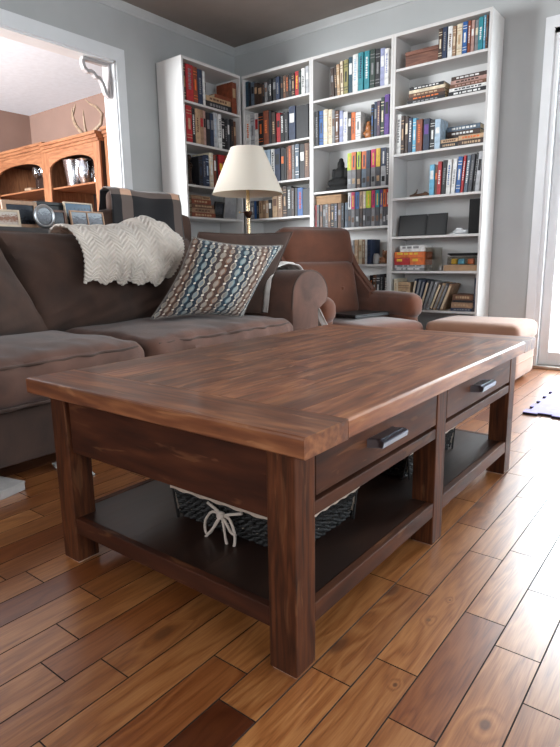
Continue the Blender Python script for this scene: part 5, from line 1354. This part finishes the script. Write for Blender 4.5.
# ------------------------------------------------------------------ dining room hutch and what stands on it
m_oakZ = M_wood('honey_oak', (118, 74, 48), (150, 98, 66), (174, 122, 86), 2, .4, 8, 3, .12)
m_oakX = M_wood('honey_oak_cross', (118, 74, 48), (150, 98, 66), (174, 122, 86), 0, .4, 8, 3, .12)
m_inn = M_wood('hutch_interior', (38, 22, 16), (54, 32, 24), (70, 42, 30), 2, .6, 6, 3, .1)
def hutch(x0, x1, yf, ztop, label, zs):
    H = thing('hutch', label, 'hutch', ((x0+x1)/2, (yf+YB)/2, 0), 0, 'oak hutch sections in the dining room')
    yb = YB-.012; sw = .105
    MB().box(x0, x0+.02, yf+.022, yb, .9, ztop-.09).build('side_panel', m_oakZ, H); MB().box(x1-.02, x1, yf+.022, yb, .9, ztop-.09).build('side_panel', m_inn, H)
    MB().box(x0+.02, x1-.02, yb-.01, yb, .9, ztop-.09).build('back_panel', m_inn, H)
    MB().box(x0+.02, x1-.02, yf+.022, yb-.01, ztop-.115, ztop-.09).build('roof_panel', m_inn, H)
    for a in (x0, x1-sw): MB().box(a, a+sw, yf, yf+.0215, .9, ztop-.09, .002).build('stile', m_oakZ, H)
    # arched head
    za, zc = ztop-.30, ztop-.175
    P = [(x0+sw, ztop-.09), (x0+sw, za)]
    for k_ in range(21):
        a = pi-pi*k_/20; P.append(((x0+x1)/2+cos(a)*(x1-x0-2*sw)/2, za+sin(a)**.8*(zc-za) if 0 < k_ < 20 else za))
    P += [(x1-sw, ztop-.09)]
    Q = [P[0]]
    for p_ in P[1:]:
        if (Vector(p_)-Vector(Q[-1])).length > 1e-4: Q.append(p_)
    MB().prism(Q, 1, yf, yf+.0215).build('arched_head', m_oakX, H)
    c = MB()
    for d, za_, zb_ in ((.012, -.09, -.062), (.026, -.062, -.03), (.042, -.03, 0)): c.box(x0, x1, yf-d, yb, ztop+za_, ztop+zb_, .003)
    c.build('crown', m_oakX, H)
    MB().box(x0+.02, x1-.02, yf+.03, yb-.01, zs-.018, zs, .002).build('shelf', m_oakX, H)
    MB().box(x0+.001, x1-.001, yf-.1, yb, .86, .899, .004).build('counter', m_oakX, H)
    MB().box(x0+.001, x1-.001, yf-.08, yb, .06, .86).build('lower_cabinet', m_oakZ, H)
    for a, b in ((x0+.03, (x0+x1)/2-.004), ((x0+x1)/2+.004, x1-.03)):
        d = MB().box(a, b, yf-.1, yf-.0805, .1, .82, .004).build('door', m_oakZ, H)
        MB().box(a+.06, b-.06, yf-.108, yf-.1, .16, .76, .005).build('door_panel', m_oakZ, d)
hutch(-6.062, -5.034, 3.60, 2.062, 'middle oak hutch section with arched opening and antlers on top', 1.60)
hutch(-7.31, -6.065, 3.64, 2.095, 'left oak hutch section with arch and two wine glasses inside', 1.628)
hutch(-5.027, -4.25, 3.66, 2.095, 'right oak hutch section mostly hidden behind the white door jamb', 1.60)
m_horn = M_plain('antler_horn', (150, 126, 104), .5, .2, 30)
A = MB(); bx_, by_, bz_ = -5.41, 3.72, 2.063
A.rbox((bx_, by_, bz_+.016), (.05, .03, .016), .012, n=4)
A.tube([(bx_-.02, by_, bz_+.02), (-5.505, by_-.01, 2.151), (-5.589, by_, 2.225), (-5.626, by_, 2.309), (-5.598, by_+.01, 2.375), (-5.551, by_, 2.417)], [.022, .019, .017, .015, .011, .005], 10)
A.tube([(-5.565, by_, 2.207), (-5.533, by_-.05, 2.272), (-5.528, by_-.06, 2.328)], [.012, .009, .003], 8)
A.tube([(-5.621, by_, 2.291), (-5.579, by_-.03, 2.337), (-5.556, by_-.04, 2.375)], [.012, .008, .003], 8)
A.tube([(bx_+.02, by_, bz_+.02), (-5.374, by_-.03, 2.151), (-5.355, by_-.05, 2.253), (-5.355, by_-.05, 2.319)], [.018, .014, .009, .003], 8)
A.tube([(bx_+.03, by_, bz_+.02), (-5.281, by_, 2.104), (-5.141, by_, 2.160), (-5.122, by_+.01, 2.253), (-5.197, by_, 2.328), (-5.299, by_, 2.375), (-5.374, by_, 2.426)], [.02, .019, .017, .016, .014, .010, .004], 10)
tag(recentre(A.build('deer_antlers', m_horn, sharp=60)), 'pair of pale deer antlers lying on top of the oak hutch', 'antlers')
m_pew = M_metal('polished_pewter', (190, 192, 198), .2); m_crys = M_glass('crystal', (248, 250, 252), .12)
y_ = 3.72; zs_ = 1.6005
p = MB().lathe([(.085, 0), (.088, .01), (.1, .13), (.115, .25), (.12, .262), (.114, .258), (.095, .13), (.08, .02)], (-5.663, y_, zs_), 32, capt=True).build('pewter_bucket', m_pew); tag(recentre(p), 'tall flared silver bucket at left on the middle hutch shelf', 'bucket')
t = thing('pewter_jug', 'rounded silver jug right of the flared bucket on hutch shelf', 'jug', (-5.463, y_, zs_))
MB().lathe([(.055, 0), (.06, .01), (.085, .08), (.095, .14), (.075, .2), (.068, .235), (.078, .255), (.07, .252)], (-5.463, y_, zs_), 32).build('jug_body', m_pew, t)
MB().tube([(-5.397, y_-.03, zs_+.22), (-5.351, y_-.05, zs_+.2), (-5.346, y_-.05, zs_+.13), (-5.383, y_-.03, zs_+.08)], .008, 8).build('handle', m_pew, t)
t = thing('glass_decanter', 'clear glass decanter with ball stopper at right on the hutch shelf', 'decanter', (-5.281, y_+.02, zs_))
MB().lathe([(.05, 0), (.065, .01), (.07, .10), (.06, .15), (.025, .19), (.022, .245), (.03, .255)], (-5.281, y_+.02, zs_), 24).build('decanter_body', m_crys, t)
MB().lathe([(.012, .256), (.016, .27), (.034, .285), (.038, .305), (.030, .33), (.005, .342)], (-5.281, y_+.02, zs_), 20).build('stopper', m_crys, t)
for xx, lab in ((-6.45, 'left one of two wine glasses on the left hutch shelf'), (-6.31, 'right one of two wine glasses on the left hutch shelf')):
    t = thing('wine_glass', lab, 'wine glass', (xx, 3.74, 1.6285), 0, 'wine glasses in the hutch')
    MB().lathe([(.045, 0), (.045, .004), (.008, .012), (.006, .11)], (xx, 3.74, 1.6285), 24).build('stem', m_crys, t)
    MB().lathe([(.006, .1105), (.04, .14), (.055, .185), (.052, .24), (.046, .255), (.050, .24), (.052, .185), (.037, .143), (.004, .116)], (xx, 3.74, 1.6285), 24, False, False).build('bowl', m_crys, t)
p = MB().rbox((-6.62, 3.74, 1.648), (.075, .05, .019), .016, n=5).build('wooden_dish', m_horn); tag(recentre(p), 'small tan wooden dish left of the wine glasses in the hutch', 'dish')

# ------------------------------------------------------------------ camera
cam = bpy.data.cameras.new('Camera'); co = bpy.data.objects.new('Camera', cam); COL.objects.link(co); SC.camera = co
F, yaw, pit, rol = 564.44, .6617, -.1964, -.0156
cam.sensor_fit = 'HORIZONTAL'; cam.sensor_width = 36; cam.lens = F/560*36; cam.clip_start = .02
fw = Vector((-sin(yaw)*cos(pit), cos(yaw)*cos(pit), sin(pit))); rt = Vector((cos(yaw), sin(yaw), 0)); up = rt.cross(fw)
r2 = cos(rol)*rt+sin(rol)*up; u2 = -sin(rol)*rt+cos(rol)*up
m4 = Matrix((( r2.x, u2.x, -fw.x, 0), (r2.y, u2.y, -fw.y, 0), (r2.z, u2.z, -fw.z, .77), (0, 0, 0, 1)))
co.matrix_world = m4
SC.cycles.transparent_max_bounces = 24
vs = SC.view_settings; vs.view_transform = 'Standard'; vs.look = 'None'; vs.gamma = 1; vs.use_curve_mapping = False; vs.exposure = 0.0
